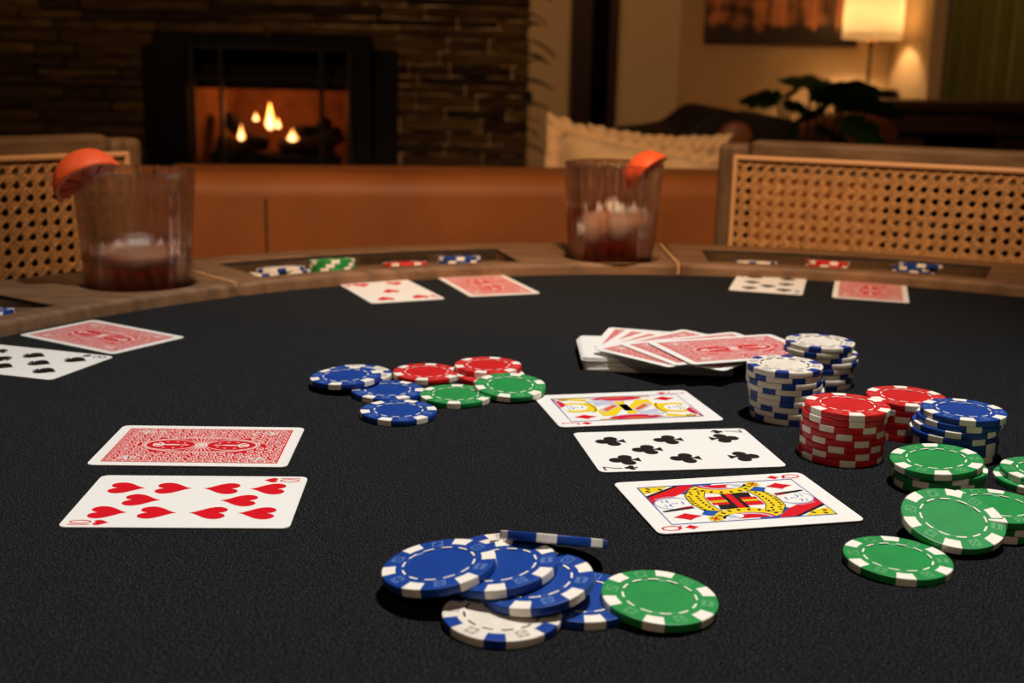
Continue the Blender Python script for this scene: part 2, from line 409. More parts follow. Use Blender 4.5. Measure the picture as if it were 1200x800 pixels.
# ================================================================== HEARTH
fp = thing('fireplace', 'black metal fireplace with glass doors and a small log fire in the stone wall', 'fireplace', ((sx0+sx1)/2, WY, 0))
FO = Vector(fp.location)
def fbox(name, x0, x1, y0, y1, z0, z1, mt, bev=0.003, parent=fp):
    return box(name, Vector(((x0+x1)/2, (y0+y1)/2, (z0+z1)/2)) - FO, (x1-x0, y1-y0, z1-z0), mt, parent, bev, segs=1)
PX = lambda u: B(u, 120, WY).x
PZ = lambda v: B(320, v, WY).z
fbox('surround_side', PX(186), fx0, WY-0.06, WY+0.02, 0.2, szt, 'black_metal')
fbox('surround_side', fx1, PX(438), WY-0.06, WY+0.02, 0.2, szt, 'black_metal')
fbox('surround_head', fx0, fx1, WY-0.06, WY+0.02, PZ(56), szt, 'black_metal')
fbox('surround_wing', sx0, PX(186), WY-0.03, WY+0.02, 0.2, PZ(52), 'black_metal')
fbox('surround_wing', PX(438), sx1, WY-0.03, WY+0.02, 0.2, PZ(52), 'black_metal')
fbox('hood', fx0, fx1, WY-0.01, WY+0.02, PZ(105), PZ(93), 'black_metal')
fbox('louvre_panel', fx0, fx1, WY, WY+0.02, PZ(93), PZ(56), 'black_metal')
for (u0, u1, v0, v1, yy) in [(228, 234, 55, 260, -0.075), (263, 268, 55, 260, -0.085), (378, 383, 55, 260, -0.085), (410, 416, 55, 260, -0.075)]:
    fbox('door_bar', PX(u0), PX(u1), WY+yy, WY+yy+0.02, 0.3, PZ(v0), 'iron')
for v in (55, 91):
    fbox('door_crossbar', PX(228), PX(416), WY-0.08, WY-0.06, PZ(v+4), PZ(v), 'iron')
fbox('firebox_floor', fx0, fx1, WY+0.0, WY+0.5, fzb-0.02, fzb, 'firebrick')
fbox('firebox_back', fx0+0.08, fx1-0.08, WY+0.42, WY+0.46, fzb, fzt, 'firebrick')
fbox('firebox_roof', fx0, fx1, WY+0.12, WY+0.5, PZ(92), PZ(88), 'black_metal')
for s, xa in ((1, fx0), (-1, fx1)):
    pts = [(xa, WY+0.02), (xa + s*0.09, WY+0.44), (xa + s*0.06, WY+0.46), (xa - s*0.03, WY+0.02)]
    me = mesh('firebox_side', [(x-FO.x, y-FO.y, fzb) for x, y in pts] + [(x-FO.x, y-FO.y, fzt) for x, y in pts],
              [(0, 1, 2, 3), (7, 6, 5, 4)] + [(i, i+4, (i+1) % 4+4, (i+1) % 4) for i in range(4)])
    obj('firebox_side', me, 'firebrick', fp)
def log(u0, v0, u1, v1, y0, y1, r0, r1):
    a_, b_ = B(u0, v0, WY+y0) - FO, B(u1, v1, WY+y1) - FO
    pts = [a_.lerp(b_, i/6) + Vector((0, 0, 0.012*sin(i*1.3))) for i in range(7)]
    obj('log', tube('log', pts, [r0 + (r1-r0)*i/6 + random.uniform(-.006, .006) for i in range(7)], 10), 'log', fp)
log(232, 190, 392, 186, .22, .24, .05, .055)
log(262, 140, 312, 172, .16, .10, .032, .03)
log(345, 160, 385, 146, .18, .28, .03, .028)
log(240, 168, 300, 176, .26, .2, .04, .04)
log(330, 176, 400, 160, .14, .24, .04, .035)
fbox('ember_bed', fx0+0.1, fx1-0.1, WY+0.12, WY+0.32, fzb, fzb+0.08, 'log', 0.02)
fbox('grate_front', fx0+0.05, fx1-0.05, WY+0.06, WY+0.075, fzb, PZ(181), 'black_metal', 0.01)
for v in (186,):
    fbox('grate_bar', fx0+0.08, fx1-0.08, WY+0.07, WY+0.09, PZ(198), PZ(190), 'iron')
def flame(u, vb, vt, y, r0, core):
    b_ = B(u, vb, WY+y) - FO; t_ = B(u, vt, WY+y) - FO; h_ = t_.z - b_.z
    prof = [(0.0, 0)] + [(r0*min(1, (q/0.22))**0.5*(1 - max(0, q-0.22)/0.78)**1.25, h_*q) for q in [i/14 for i in range(1, 14)]] + [(0.0, h_)]
    o = obj('flame', lathe('flame', prof, 16), 'flame', fp, b_)
    o.scale = (1, 0.6, 1)
    c_ = obj('flame_core', lathe('flame_core', [(r_*0.62, z_*0.7) for r_, z_ in prof], 12), 'flame_core', o); c_.location = (0, -r0*0.8, h_*0.04)
flame(317, 153, 118, .15, .024, 1)
flame(326, 151, 137, .16, .014, 0)
flame(283, 165, 144, .10, .017, 0)
flame(343, 166, 150, .12, .025, 0)
flame(300, 142, 131, .2, .014, 0)
lamp('fire_glow', 'POINT', B(316, 128, WY+0.14), 1.7, (1.0, 0.36, 0.10), shadow_soft_size=0.05)

# ================================================================== THE TABLE
TC = Vector((0.158, 0.510, TZ)); RI, RO = 0.545, 0.675
tbl = thing('poker_table', 'round poker table with black felt and a wooden rim of chip trays and cup holes', 'table', (TC.x, TC.y, 0))
fe = obj('felt_top', lathe('felt_top', [(0, 0.0), (RI+0.02, 0.0), (RI+0.02, -0.02), (0, -0.02)], 96, False), 'felt', tbl, (0, 0, TZ))
RT = 0.010                                   # rim stands 10 mm above the felt
base_ang = [64.3 + 41.5*i for i in range(3)]
stepa = (360 - 2*41.5)/7
angs = base_ang + [base_ang[2] + stepa*(i+1) for i in range(6)]
def polar(r_, a_): return (r_*cos(radians(a_)), r_*sin(radians(a_)))
def arc(r_, a0, a1, n_): return [polar(r_, a0 + (a1-a0)*i/n_) for i in range(n_+1)]
CUPR, CUPRR = 0.0435, 0.600
gl = T(159, 331, 0.010); gl.y += 0.008                     # where the two glasses stand
gr_ = T(716, 300, 0.010); gr_.y += 0.004
for i, a0 in enumerate(angs):
    # the segment runs from its tray's right end to the next one's; inlay between cup and tray
    a1 = angs[(i+1) % 9] + (360 if i == 8 else 0)
    j0, j1 = a0 - 14.6, a1 - 14.8            # joints
    k0 = a0 + 26.0
    pieces = []
    tr0, tr1, rr0, rr1 = a0, a0 + 23.6, RI + 0.020, RI + 0.098
    cup_a = a0 - 8.3
    seg = arc(RO, j0 + 0.12, j1 - 0.12, 26) + arc(RI, j1 - 0.12, j0 + 0.12, 26)
    tray_hole = arc(rr1, tr0, tr1, 16) + arc(rr0, tr1, tr0, 16)
    cx_, cy_ = polar(CUPRR, cup_a)
    if i == 2: cx_, cy_ = gl.x - TC.x, gl.y - TC.y
    if i == 1: cx_, cy_ = gr_.x - TC.x, gr_.y - TC.y
    cup_hole = [(cx_ + CUPR*cos(t*2*pi/40), cy_ + CUPR*sin(t*2*pi/40)) for t in range(40)]
    me = from_curve('rail_segment', [seg, tray_hole, cup_hole], 0.021, 0.004)
    o = obj('rail_segment', me, 'rail_wood', tbl, (0, 0, TZ + RT - 0.025))
    # tray: sloped wooden floor, lined walls
    n_ = 16; vs_, fs, fm = [], [], []
    for q in range(n_+1):
        a_ = tr0 + (tr1-tr0)*q/n_
        for (r_, z_) in ((rr0, 0.003), (rr0, 0.0015), (rr1, -0.0080), (rr1, 0.004 - 0.001)):
            vs_.append((*polar(r_, a_), z_))
    for q in range(n_):
        for k in range(3):
            fs.append((q*4+k, q*4+k+1, q*4+4+k+1, q*4+4+k)); fm.append(0 if k == 1 else 1)
    fs += [(0, 1, 2, 3), (n_*4+3, n_*4+2, n_*4+1, n_*4)]; fm += [1, 1]
    obj('chip_tray', mesh('chip_tray', vs_, fs, False, fm, ['tray_floor', 'tray_lining']), None, tbl, (0, 0, TZ + RT - 0.004))
    cupp = [(0, -0.016), (CUPR-0.003, -0.016), (CUPR-0.001, -0.014), (CUPR+0.0005, -0.004), (CUPR+0.0005, -0.026), (0, -0.026)]
    obj('cup_holder', lathe('cup_holder', cupp, 40), 'cup_black', tbl, (cx_, cy_, TZ + RT))
    mid = polar((RI+RO)/2, j0)
    box('inlay_strip', (mid[0], mid[1], TZ + RT - 0.0125), (RO-RI-0.008, 0.0027, 0.0252), 'inlay_wood', tbl, 0, radians(j0))
obj('apron', lathe('apron', [(RO-0.05, TZ-0.11), (RO-0.03, TZ-0.11), (RO-0.03, TZ-0.04), (RO-0.05, TZ-0.04), (RO-0.05, TZ-0.11)], 72), 'chair_wood', tbl)
obj('tabletop_board', lathe('tabletop_board', [(0, TZ-0.04), (RO-0.02, TZ-0.04), (RO-0.02, TZ-0.0405+0.002), (RI+0.02, TZ-0.021), (0, TZ-0.021)], 72, False), 'chair_wood', tbl)
obj('pedestal', lathe('pedestal', [(0, 0.03), (0.30, 0.03), (0.31, 0.05), (0.12, 0.10), (0.09, 0.2), (0.09, 0.55), (0.2, TZ-0.05), (0, TZ-0.05)], 48), 'chair_wood', tbl)
for k in range(4):
    a_ = pi/4 + k*pi/2
    box('foot', (0.24*cos(a_), 0.24*sin(a_), 0.02), (0.34, 0.09, 0.04), 'chair_wood', tbl, 0.01, a_)

# ================================================================== CHAIRS
def cane_mesh(wd, ht, pitch=0.0122):
    vs_, fs = [], []
    def strip(p0, p1, wd_, y, th=0.0007):
        d = Vector((p1[0]-p0[0], p1[1]-p0[1])); l = d.length
        if l < 0.002: return
        d /= l; n_ = Vector((-d.y, d.x))*wd_/2; b = len(vs_)
        for yy in (y - th/2, y + th/2):
            for q, s in ((p0, 1), (p0, -1), (p1, -1), (p1, 1)):
                vs_.append((q[0] + n_.x*s, yy, q[1] + n_.y*s))
        fs.extend([(b, b+1, b+2, b+3), (b+7, b+6, b+5, b+4), (b, b+4, b+5, b+1), (b+1, b+5, b+6, b+2), (b+2, b+6, b+7, b+3), (b+3, b+7, b+4, b)])
    X, Z = wd/2, ht
    nx, nz = int(wd/pitch), int(ht/pitch)
    for i in range(nx+1):
        x = -X + pitch*(i + 0.5)
        for s in (-1, 1): strip((x + s*0.0015, 0), (x + s*0.0015, Z), 0.0017, 0.0)
    for j in range(nz+1):
        z_ = pitch*(j + 0.5)
        for s in (-1, 1): strip((-X, z_ + s*0.0015), (X, z_ + s*0.0015), 0.0017, -0.0007)
    for sg in (1, -1):
        for k in range(-nz-2, nx+nz+4):
            # line x' = k*pitch + sg*z'  (measured from the crossing points)
            pts = []
            for z_ in (0, Z):
                pts.append((-X + pitch*(k + 1.0) + sg*(z_ - pitch*0.5), z_))
            (xa, za), (xb, zb) = pts
            def clip(xa, za, xb, zb):
                t0, t1 = 0.0, 1.0; dx_ = xb - xa
                for lim, sgn in ((-X, 1), (X, -1)):
                    fa, fb = sgn*(xa - lim), sgn*(xb - lim)
                    if fa < 0 and fb < 0: return None
                    if fa < 0: t0 = max(t0, fa/(fa - fb))
                    if fb < 0: t1 = min(t1, fa/(fa - fb))
                return None if t0 >= t1 else ((xa + dx_*t0, za + (zb-za)*t0), (xa + dx_*t1, za + (zb-za)*t1))
            c = clip(xa, za, xb, zb)
            if c: strip(c[0], c[1], 0.0021, -0.0014 if sg > 0 else 0.0007)
    return mesh('cane_webbing', vs_, fs)
CW, CTOP = 0.52, 0.864
cane_me = cane_mesh(0.472, 0.34)
def cane_chair(label, xr, yr, rz, side):
    """local x along the back, local -y towards the table; (xr,yr) is the top corner on 'side'"""
    c = thing('cane_chair', label, 'chair', (0, 0, 0), rz, 'cane back chairs drawn up to the table')
    off = Matrix.Rotation(rz, 3, 'Z') @ Vector((side*CW/2, 0, 0))
    c.location = (xr - off.x, yr - off.y, 0)
    for s in (-1, 1):
        bm = bmesh.new(); box_bm(bm, (0, 0, 0), (0.034, 0.034, CTOP - 0.004), 0, 0.006, 2)
        for v in bm.verts: v.co.y += (0.03 if v.co.z < 0 else 0) ; v.co.x += (-s*0.0) + (s*0.006 if v.co.z < 0 else 0)
        obj('back_post', bm_mesh('back_post', bm), 'chair_wood', c, (s*(CW/2 - 0.017), 0, (CTOP-0.004)/2))
        lg = box('front_leg', (s*(CW/2 - 0.03), -0.44, 0.215), (0.036, 0.036, 0.43), 'chair_wood', c, 0.005)
    box('top_rail', (0, 0, CTOP - 0.021), (CW - 0.0695, 0.032, 0.042), 'chair_wood_flat', c, 0.005)
    box('lower_rail', (0, 0, 0.475), (CW - 0.069, 0.03, 0.04), 'chair_wood', c, 0.005)
    box('seat', (0, -0.225, 0.455), (CW - 0.02, 0.44, 0.05), 'leather', c, 0.02, segs=3)
    cw = obj('cane_webbing', cane_me, 'cane', c, (0, -0.0185, CTOP - 0.020 - 0.34)); cw['kind'] = 'stuff'
    zt = CTOP - 0.0185
    box('bead_strip', (0, -0.0205, zt), (0.484, 0.007, 0.0055), 'bead_cane', c, 0.002)
    for s in (-1, 1): box('bead_strip', (s*0.2395, -0.0205, zt - 0.172), (0.0055, 0.007, 0.345), 'bead_cane', c, 0.002)
    return c
pR = B(846, 163, 1.36)
cane_chair('cane back wooden chair behind the right chip tray, beside the lamp corner', pR.x, pR.y, -atan2(0.349, 0.937), -1)
pL = B(157, 153, 1.21)
cane_chair('cane back wooden chair at the left edge behind the large cocktail glass', pL.x, pL.y, radians(46), 1)

# ================================================================== SOFA AND PILLOWS
sa = B(225, 203, 1.60); yaw = radians(10)
sofa = thing('leather_sofa', 'brown leather sofa seen from behind across the table', 'sofa', (sa.x, sa.y, 0), yaw)
zs = sa.z
x0, x1 = -0.06, 1.00
xsm = 0.095                                  # seam
box('back_panel', ((x0+x1)/2, 0.09, zs/2 + 0.03), (x1-x0, 0.18, zs - 0.06), 'leather', sofa, 0.032, segs=6, smooth=True)
box('back_seam', (xsm, 0.0, zs/2 + 0.025), (0.0035, 0.004, zs - 0.115), 'leather_seam', sofa, 0.001)
box('seat_base', ((x0+x1)/2, 0.55, 0.23), (x1-x0, 0.74, 0.34), 'leather', sofa, 0.03, segs=3, smooth=True)
for s in (x0+0.09, x1-0.09):
    box('arm', (s, 0.56, 0.33), (0.18, 0.72, 0.5), 'leather', sofa, 0.04, segs=3, smooth=True)
for k in range(2):
    box('seat_cushion', (x0 + 0.18 + (x1-x0-0.36)*(0.25+0.5*k), 0.58, 0.46), ((x1-x0-0.37)/2, 0.64, 0.14), 'leather', sofa, 0.05, segs=3, smooth=True)
for (qx, qy) in ((x0+0.08, 0.06), (x1-0.08, 0.06), (x0+0.08, 0.86), (x1-0.08, 0.86)):
    obj('sofa_leg', lathe('sofa_leg', [(0, 0), (0.02, 0), (0.03, 0.065), (0, 0.065)], 16), 'dark_wood', sofa, (qx, qy, 0))

def pillow(label, c, size, thick, rot, fringe=True):
    n_ = 22; vs_, fs = [], []
    for side in (1, -1):
        for i in range(n_+1):
            for j in range(n_+1):
                u, v = -1 + 2*i/n_, -1 + 2*j/n_
                pin = 1 - 0.07*(u*u)*(1 - v*v) - 0.07*(v*v)*(1 - u*u)
                h_ = max(0, (1 - u**4))**0.5*max(0, (1 - v**4))**0.5
                wr = 0.05*sin(7*u + 3*v)*(1-abs(u))*0.4 + 0.03*sin(11*v - 4*u)
                vs_.append((u*size[0]/2*pin, v*size[1]/2*pin, side*thick/2*h_*(1 + wr)))
    k = (n_+1)**2
    for i in range(n_):
        for j in range(n_):
            a_, b_, c_, d_ = i*(n_+1)+j, (i+1)*(n_+1)+j, (i+1)*(n_+1)+j+1, i*(n_+1)+j+1
            fs.append((a_, b_, c_, d_)); fs.append((k+d_, k+c_, k+b_, k+a_))
    me = mesh('throw_pillow', vs_, fs, True)
    bm = bmesh.new(); bm.from_mesh(me); bmesh.ops.remove_doubles(bm, verts=bm.verts, dist=1e-5); bm.to_mesh(me); bm.free()
    for pl in me.polygons: pl.use_smooth = True
    o = obj('throw_pillow', me, 'linen', None, c, rot); tag(o, label, 'pillow', 'cream throw pillows on the sofa')
    # ruffled edge
    if fringe:
        pv, pf = [], []; m_ = 160
        for i in range(m_):
            t = i/m_*4; e_, f_ = int(t), t - int(t)
            u, v = [(-1+2*f_, -1), (1, -1+2*f_), (1-2*f_, 1), (-1, 1-2*f_)][e_]
            pin = 1 - 0.07*(u*u)*(1 - v*v) - 0.07*(v*v)*(1 - u*u)
            wv = 0.007*sin(i*1.9) + 0.004*sin(i*0.7+1)
            for (q, zz) in ((0.985, 0.002), (1.0 + 0.028/size[0]*2, wv + 0.0015), (1.0 + 0.028/size[0]*2, wv - 0.0015), (0.985, -0.002)):
                pv.append((u*size[0]/2*pin*q, v*size[1]/2*pin*q, zz))
        for i in range(m_):
            j = (i+1) % m_
            for q in range(4):
                r_ = (q+1) % 4; pf.append((i*4+q, j*4+q, j*4+r_, i*4+r_))
        obj('ruffle', mesh('ruffle', pv, pf, True), 'linen_fringe', o)
    return o
Sq = lambda u, v, y: B(u, v, y)
pc = Sq(741, 266, 1.99)
pillow('cream linen pillow with a ruffled edge lying over the sofa behind the cocktail glass', pc, (0.285, 0.28), 0.15, Euler((radians(64), radians(11), radians(6))))
pc = Sq(772, 258, 2.2)
pillow('cream pillow further back, its corner showing above the ruffled one', pc, (0.22, 0.27), 0.11, Euler((radians(74), radians(3), radians(10))))

# ================================================================== LOUNGE BEYOND
# dark chaise with a raised curved back
CY = 3.2
prof = [(720, 172), (738, 160), (770, 157), (800, 153), (815, 143), (828, 131), (845, 127), (862, 130), (880, 139), (898, 141), (920, 136), (930, 150), (930, 200), (720, 200)]
pp = [B(u, v, CY) for u, v in prof]; cxx = pp[6].x
ch = thing('chaise_lounge', 'dark upholstered chaise with a rounded raised back beyond the cream pillows', 'chaise', (cxx, CY, 0))
outl = [(q.x - cxx, q.z) for q in pp]; outl[-2] = (outl[-2][0], 0.30); outl[-1] = (outl[-1][0], 0.30)
obj('body', prism('body', outl, 0.0, 0.55, 0.02, 3), 'leather_dark', ch)
pq = [B(u, v, CY-0.01) for u, v in [(838, 170), (842, 150), (855, 141), (872, 143), (880, 155), (876, 178), (840, 180)]]
obj('back_cushion', prism('back_cushion', [(q.x - cxx, q.z) for q in pq], -0.05, 0.02, 0.015, 2, True), 'leather_red', ch)
for (qx, qy) in ((outl[0][0]+0.05, 0.06), (outl[-3][0]-0.05, 0.06), (outl[0][0]+0.05, 0.49), (outl[-3][0]-0.05, 0.49)):
    obj('leg', lathe('leg', [(0, 0), (0.015, 0), (0.024, 0.31), (0, 0.31)], 12), 'dark_wood', ch, (qx, qy, 0))

# leather tub chair behind the plant
TY = 4.45
t0, t1, tt = B(940, 150, TY), B(1056, 150, TY), B(1010, 133, TY)
tw = t1.x - t0.x
tub = thing('leather_armchair', 'rounded brown leather armchair back between the plant and the dark desk', 'armchair', ((t0.x+t1.x)/2, TY, 0))
out_ = [(-tw/2, 0.28)] + [(-tw/2 + tw*(0.5-0.5*cos(pi*i/12)), tt.z - 0.10 + 0.10*sin(pi*i/12)**0.7) for i in range(13)] + [(tw/2, 0.28)]
obj('backrest', prism('backrest', out_, 0.0, 0.14, 0.025, 3, True), 'leather_red', tub)
box('seat', (0, 0.36, 0.36), (tw*0.96, 0.46, 0.16), 'leather_red', tub, 0.04, segs=3, smooth=True)
for s in (-1, 1):
    box('armrest', (s*(tw/2-0.03), 0.34, 0.46), (0.06, 0.46, 0.28), 'leather_red', tub, 0.025, segs=3, smooth=True)
    for yy in (0.06, 0.52): obj('leg', lathe('leg', [(0, 0), (0.012, 0), (0.02, 0.29), (0, 0.29)], 12), 'dark_wood', tub, (s*(tw/2-0.05), yy, 0))

# dark desk by the window
DY = 5.0
d0 = B(1012, 120, DY); dzt = B(1100, 119, DY).z; dxr = XR - 0.18
desk = thing('desk', 'dark wooden desk standing in front of the green curtain', 'desk', ((d0.x + dxr)/2, DY, 0))
dw = dxr - d0.x
box('desk_top', (0, 0.26, dzt - 0.02), (dw, 0.52, 0.04), 'dark_wood', desk, 0.004)
DZ = lambda v: B(1100, v, DY).z
DX = lambda u: B(u, 140, DY).x - desk.location.x
box('apron_panel', (0, 0.04, (dzt-0.04+DZ(158))/2), (dw-0.02, 0.03, dzt-0.04-DZ(158)), 'dark_wood', desk, 0.003)
dwr = box('drawer', ((DX(1060)+DX(1165))/2, 0.018, (DZ(136)+DZ(156))/2), (DX(1165)-DX(1060), 0.02, DZ(136)-DZ(156)), 'dark_wood', desk, 0.003)
box('side_panel', (-dw/2+0.03, 0.27, (dzt-0.04)/2), (0.04, 0.46, dzt-0.041), 'dark_wood', desk, 0.004)
box('side_panel', ((DX(1174)+dw/2)/2, 0.27, (dzt-0.04)/2), (dw/2-DX(1174), 0.46, dzt-0.041), 'dark_wood', desk, 0.004)
box('back_panel', (0, 0.50, (dzt-0.04+0.3)/2), (dw-0.02, 0.02, dzt-0.34), 'black_metal', desk, 0.002)
box('shelf', ((DX(1174)-dw/2)/2, 0.27, 0.50), (dw/2+DX(1174)-0.1, 0.44, 0.03), 'dark_wood', desk, 0.003)
b0, b1 = B(1054, 155, DY+0.07), B(1086, 155, DY+0.07)
bxo = box('storage_box', ((b0.x+b1.x)/2, DY+0.17, 0.516 + 0.085), (b1.x-b0.x, 0.18, 0.17), 'cream_box', None, 0.006)
tag(bxo, 'small cream box tucked under the left end of the dark desk', 'box')

# side table in the corner with the lamp and a tray
LY = 7.58
lb = B(1016, 108, LY)
LX = lb.x
stt = lb.z
st = thing('side_table', 'dark side table in the corner under the lit lamp', 'side table', (LX+0.035, LY, 0))
obj('table_top', lathe('table_top', [(0, stt-0.03), (0.165, stt-0.03), (0.165, stt), (0, stt)], 40, False), 'black_metal', st)
obj('post', lathe('post', [(0, 0.03), (0.02, 0.03), (0.02, stt-0.03), (0, stt-0.03)], 16), 'black_metal', st)
obj('base', lathe('base', [(0, 0), (0.16, 0), (0.16, 0.02), (0, 0.03)], 32), 'black_metal', st)
tray = obj('ring_tray', lathe('ring_tray', [(0, 0.0), (0.05, 0), (0.06, 0.02), (0.055, 0.02), (0.046, 0.006), (0, 0.006)], 32), 'iron', None, (LX+0.105, LY-0.085, stt))
tag(tray, 'small dark dish on the corner side table right of the lamp foot', 'dish')
lz0 = B(1016, 46, LY).z
shr = (B(1052, 20, LY).x - B(984, 20, LY).x)/2
tl = thing('table_lamp', 'lit table lamp with a cream drum shade on a slim dark stem', 'lamp', (LX, LY, stt))
shz = lz0 - stt
obj('base', lathe('base', [(0, 0), (0.07, 0), (0.07, 0.012), (0.012, 0.02), (0, 0.02)], 32), 'iron', tl)
obj('stem', lathe('stem', [(0.0, 0.015), (0.011, 0.015), (0.011, shz-0.05), (0, shz-0.05)], 16), 'iron', tl)
obj('collar', lathe('collar', [(0.0, shz-0.06), (0.014, shz-0.06), (0.017, shz-0.02), (0.014, shz+0.02), (0, shz+0.02)], 16), 'stem_metal', tl)
n_ = 120; vs_, fs = [], []
for i in range(n_):
    a_ = 2*pi*i/n_; rr = shr + 0.0016*sin(a_*40)
    for (dr_, z_) in ((0, shz), (0, shz+0.27), (-0.002, shz+0.27), (-0.002, shz)):
        vs_.append(((rr+dr_)*cos(a_), (rr+dr_)*sin(a_), z_))
for i in range(n_):
    j = (i+1) % n_
    for q in range(4): fs.append((i*4+q, j*4+q, j*4+(q+1) % 4, i*4+(q+1) % 4))
obj('lamp_shade', mesh('lamp_shade', vs_, fs, True), 'lamp_shade', tl)
for zz in (shz+0.028,):
    obj('shade_band', lathe('shade_band', [(shr+0.0018, zz-0.003), (shr+0.003, zz-0.003), (shr+0.003, zz+0.003), (shr+0.0018, zz+0.003), (shr+0.0018, zz-0.003)], 64), 'linen_fringe', tl)
obj('bulb', lathe('bulb', [(0, shz+0.05), (0.012, shz+0.055), (0.028, shz+0.10), (0.02, shz+0.13), (0, shz+0.14)], 20), 'bulb', tl)
lamp('lamp_bulb_light', 'POINT', (LX, LY, lz0 + 0.14), 21.0, (1.0, 0.66, 0.32), shadow_soft_size=0.03)

# painting on the far wall
p0, p1 = B(825, 50, FY-0.03), B(1004, 50, FY-0.03)
pt = thing('painting', 'wide canvas print of dark trees at dusk on the wall left of the lamp', 'picture', ((p0.x+p1.x)/2, FY-0.021, p0.z))
box('canvas', (0, 0, 0.33), (p1.x-p0.x, 0.04, 0.66), 'dark_wood', pt, 0.003)
me = box('print', (0, -0.0215, 0.33), (p1.x-p0.x-0.012, 0.001, 0.65), 'painting_print', pt)

# green curtain along the right wall
cy0, cy1 = 4.5, 6.60
n_ = 150; vs_, fs = [], []
for i in range(n_+1):
    t = i/n_; y = cy0 + (cy1-cy0)*t
    f_ = 0.045*sin(t*2*pi*9 + 0.9*sin(t*9)) + 0.012*sin(t*2*pi*23)
    for (dx_, z_) in ((0, 0.05), (0, 2.45), (0.006, 2.45), (0.006, 0.05)):
        vs_.append((XR - 0.09 + f_ + dx_, y, z_))
for i in range(n_):
    for q in range(4): fs.append((i*4+q, (i+1)*4+q, (i+1)*4+(q+1) % 4, i*4+(q+1) % 4))
fs += [(0, 1, 2, 3), (n_*4+3, n_*4+2, n_*4+1, n_*4)]
cu = thing('curtain', 'heavy green velvet curtain hanging at the right of the lamp corner', 'curtain', (XR-0.09, (cy0+cy1)/2, 0))
me = mesh('drape', [(x - (XR-0.09), y - (cy0+cy1)/2, z_) for x, y, z_ in vs_], fs, True)
obj('drape', me, 'green_velvet', cu)
obj('curtain_rod', tube('curtain_rod', [(0, -1.15, 2.46), (0, 1.15, 2.46)], 0.014, 10), 'black_metal', cu)

# ------------------------------------------------------------------ plants
def blade(name, L_, W_, lobes=0, bend=0.3, n_=16):
    """leaf along +x, arching down in z"""
    vs_, fs = [], []
    for i in range(n_+1):
        t = i/n_
        w_ = W_*(sin(pi*min(1, t*0.96+0.03))**0.7)*(1 - 0.35*t)
        if lobes: w_ *= 1 - 0.42*max(0, sin(t*pi*lobes*2 + 0.6))**2*(0.2 < t < 0.92)
        x, z_ = L_*t, -bend*L_*t*t + 0.12*L_*t
        for s in (-1, -0.5, 0, 0.5, 1):
            vs_.append((x - abs(s)*0.06*L_, s*w_, z_ - 0.10*abs(s)*w_ + 0.0))
    for i in range(n_):
        for q in range(4): fs.append((i*5+q, i*5+q+1, (i+1)*5+q+1, (i+1)*5+q))
    k = len(vs_); vs_ += [(x, y, z_ - 0.002) for x, y, z_ in vs_]
    fs += [tuple(k+q for q in f[::-1]) for f in fs]
    return mesh(name, vs_, fs, True)
# broad-leaved plant in front of the desk
MY = 3.95
mc = B(955, 172, MY)
mp_ = thing('potted_plant', 'broad leaved potted plant rising behind the right cane chair', 'plant', (mc.x, MY, 0))
obj('pot', lathe('pot', [(0, 0), (0.10, 0), (0.14, 0.28), (0.145, 0.30), (0.13, 0.30), (0.125, 0.27), (0, 0.27)], 32), 'pot', mp_)
obj('soil', lathe('soil', [(0, 0.272), (0.122, 0.272), (0.122, 0.28), (0, 0.282)], 24), 'soil', mp_)
mono = blade('leaf', 0.21, 0.085, 3, 0.35)
# (tip-side base pixel, direction in degrees seen from above, pitch, size)
for (u, v, dy, az, pit, sc) in [(912, 118, 0.0, 200, 10, 0.75), (925, 112, 0.02, 60, 30, 0.62), (918, 122, -.02, 330, -5, 0.6),
                                (960, 106, 0.0, 10, 12, 1.0), (950, 112, -.08, 340, 0, 0.95), (990, 110, .04, 190, 22, 1.05),
                                (985, 122, -.12, 350, 8, 0.85), (965, 130, -.06, 200, -10, 0.8), (935, 148, .05, 180, 0, 0.8),
                                (960, 150, -.1, 330, -20, 0.95), (930, 160, -.05, 190, -10, 0.7), (990, 140, -.15, 330, -25, .8)]:
    q = B(u, v, MY+dy) - Vector(mp_.location)
    o = obj('leaf', mono, 'leaf', mp_, q, Euler((radians(random.choice([-1, 1])*random.uniform(18, 42)), radians(-pit), radians(az))))
    o.scale = (sc*1.02, sc*1.02, sc*1.02)
    b_ = Vector((random.uniform(-.03, .03), random.uniform(-.03, .03), 0.27))
    mid = (q + b_)/2 + Vector(((q.x)*0.25, 0, 0.05))
    pts = [b_*(1-t)**2 + mid*2*t*(1-t) + q*t*t for t in [k/8 for k in range(9)]]
    obj('stalk', tube('stalk', pts, 0.0045, 6), 'stem', mp_)
# tall narrow plant peeping out past the stone wall
PY = 5.12
pb = B(634, 150, PY)
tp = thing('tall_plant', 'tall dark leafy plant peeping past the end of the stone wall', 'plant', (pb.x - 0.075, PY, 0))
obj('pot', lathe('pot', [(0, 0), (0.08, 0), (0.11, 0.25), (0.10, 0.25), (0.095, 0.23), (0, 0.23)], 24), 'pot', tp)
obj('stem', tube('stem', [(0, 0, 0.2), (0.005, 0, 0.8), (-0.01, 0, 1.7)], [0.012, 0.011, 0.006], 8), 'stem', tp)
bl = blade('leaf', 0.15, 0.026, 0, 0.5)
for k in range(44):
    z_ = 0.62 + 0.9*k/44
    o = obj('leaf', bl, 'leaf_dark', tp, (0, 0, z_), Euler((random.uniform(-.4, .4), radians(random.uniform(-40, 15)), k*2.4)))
    s_ = random.uniform(0.55, 1.0); o.scale = (s_, s_, s_)

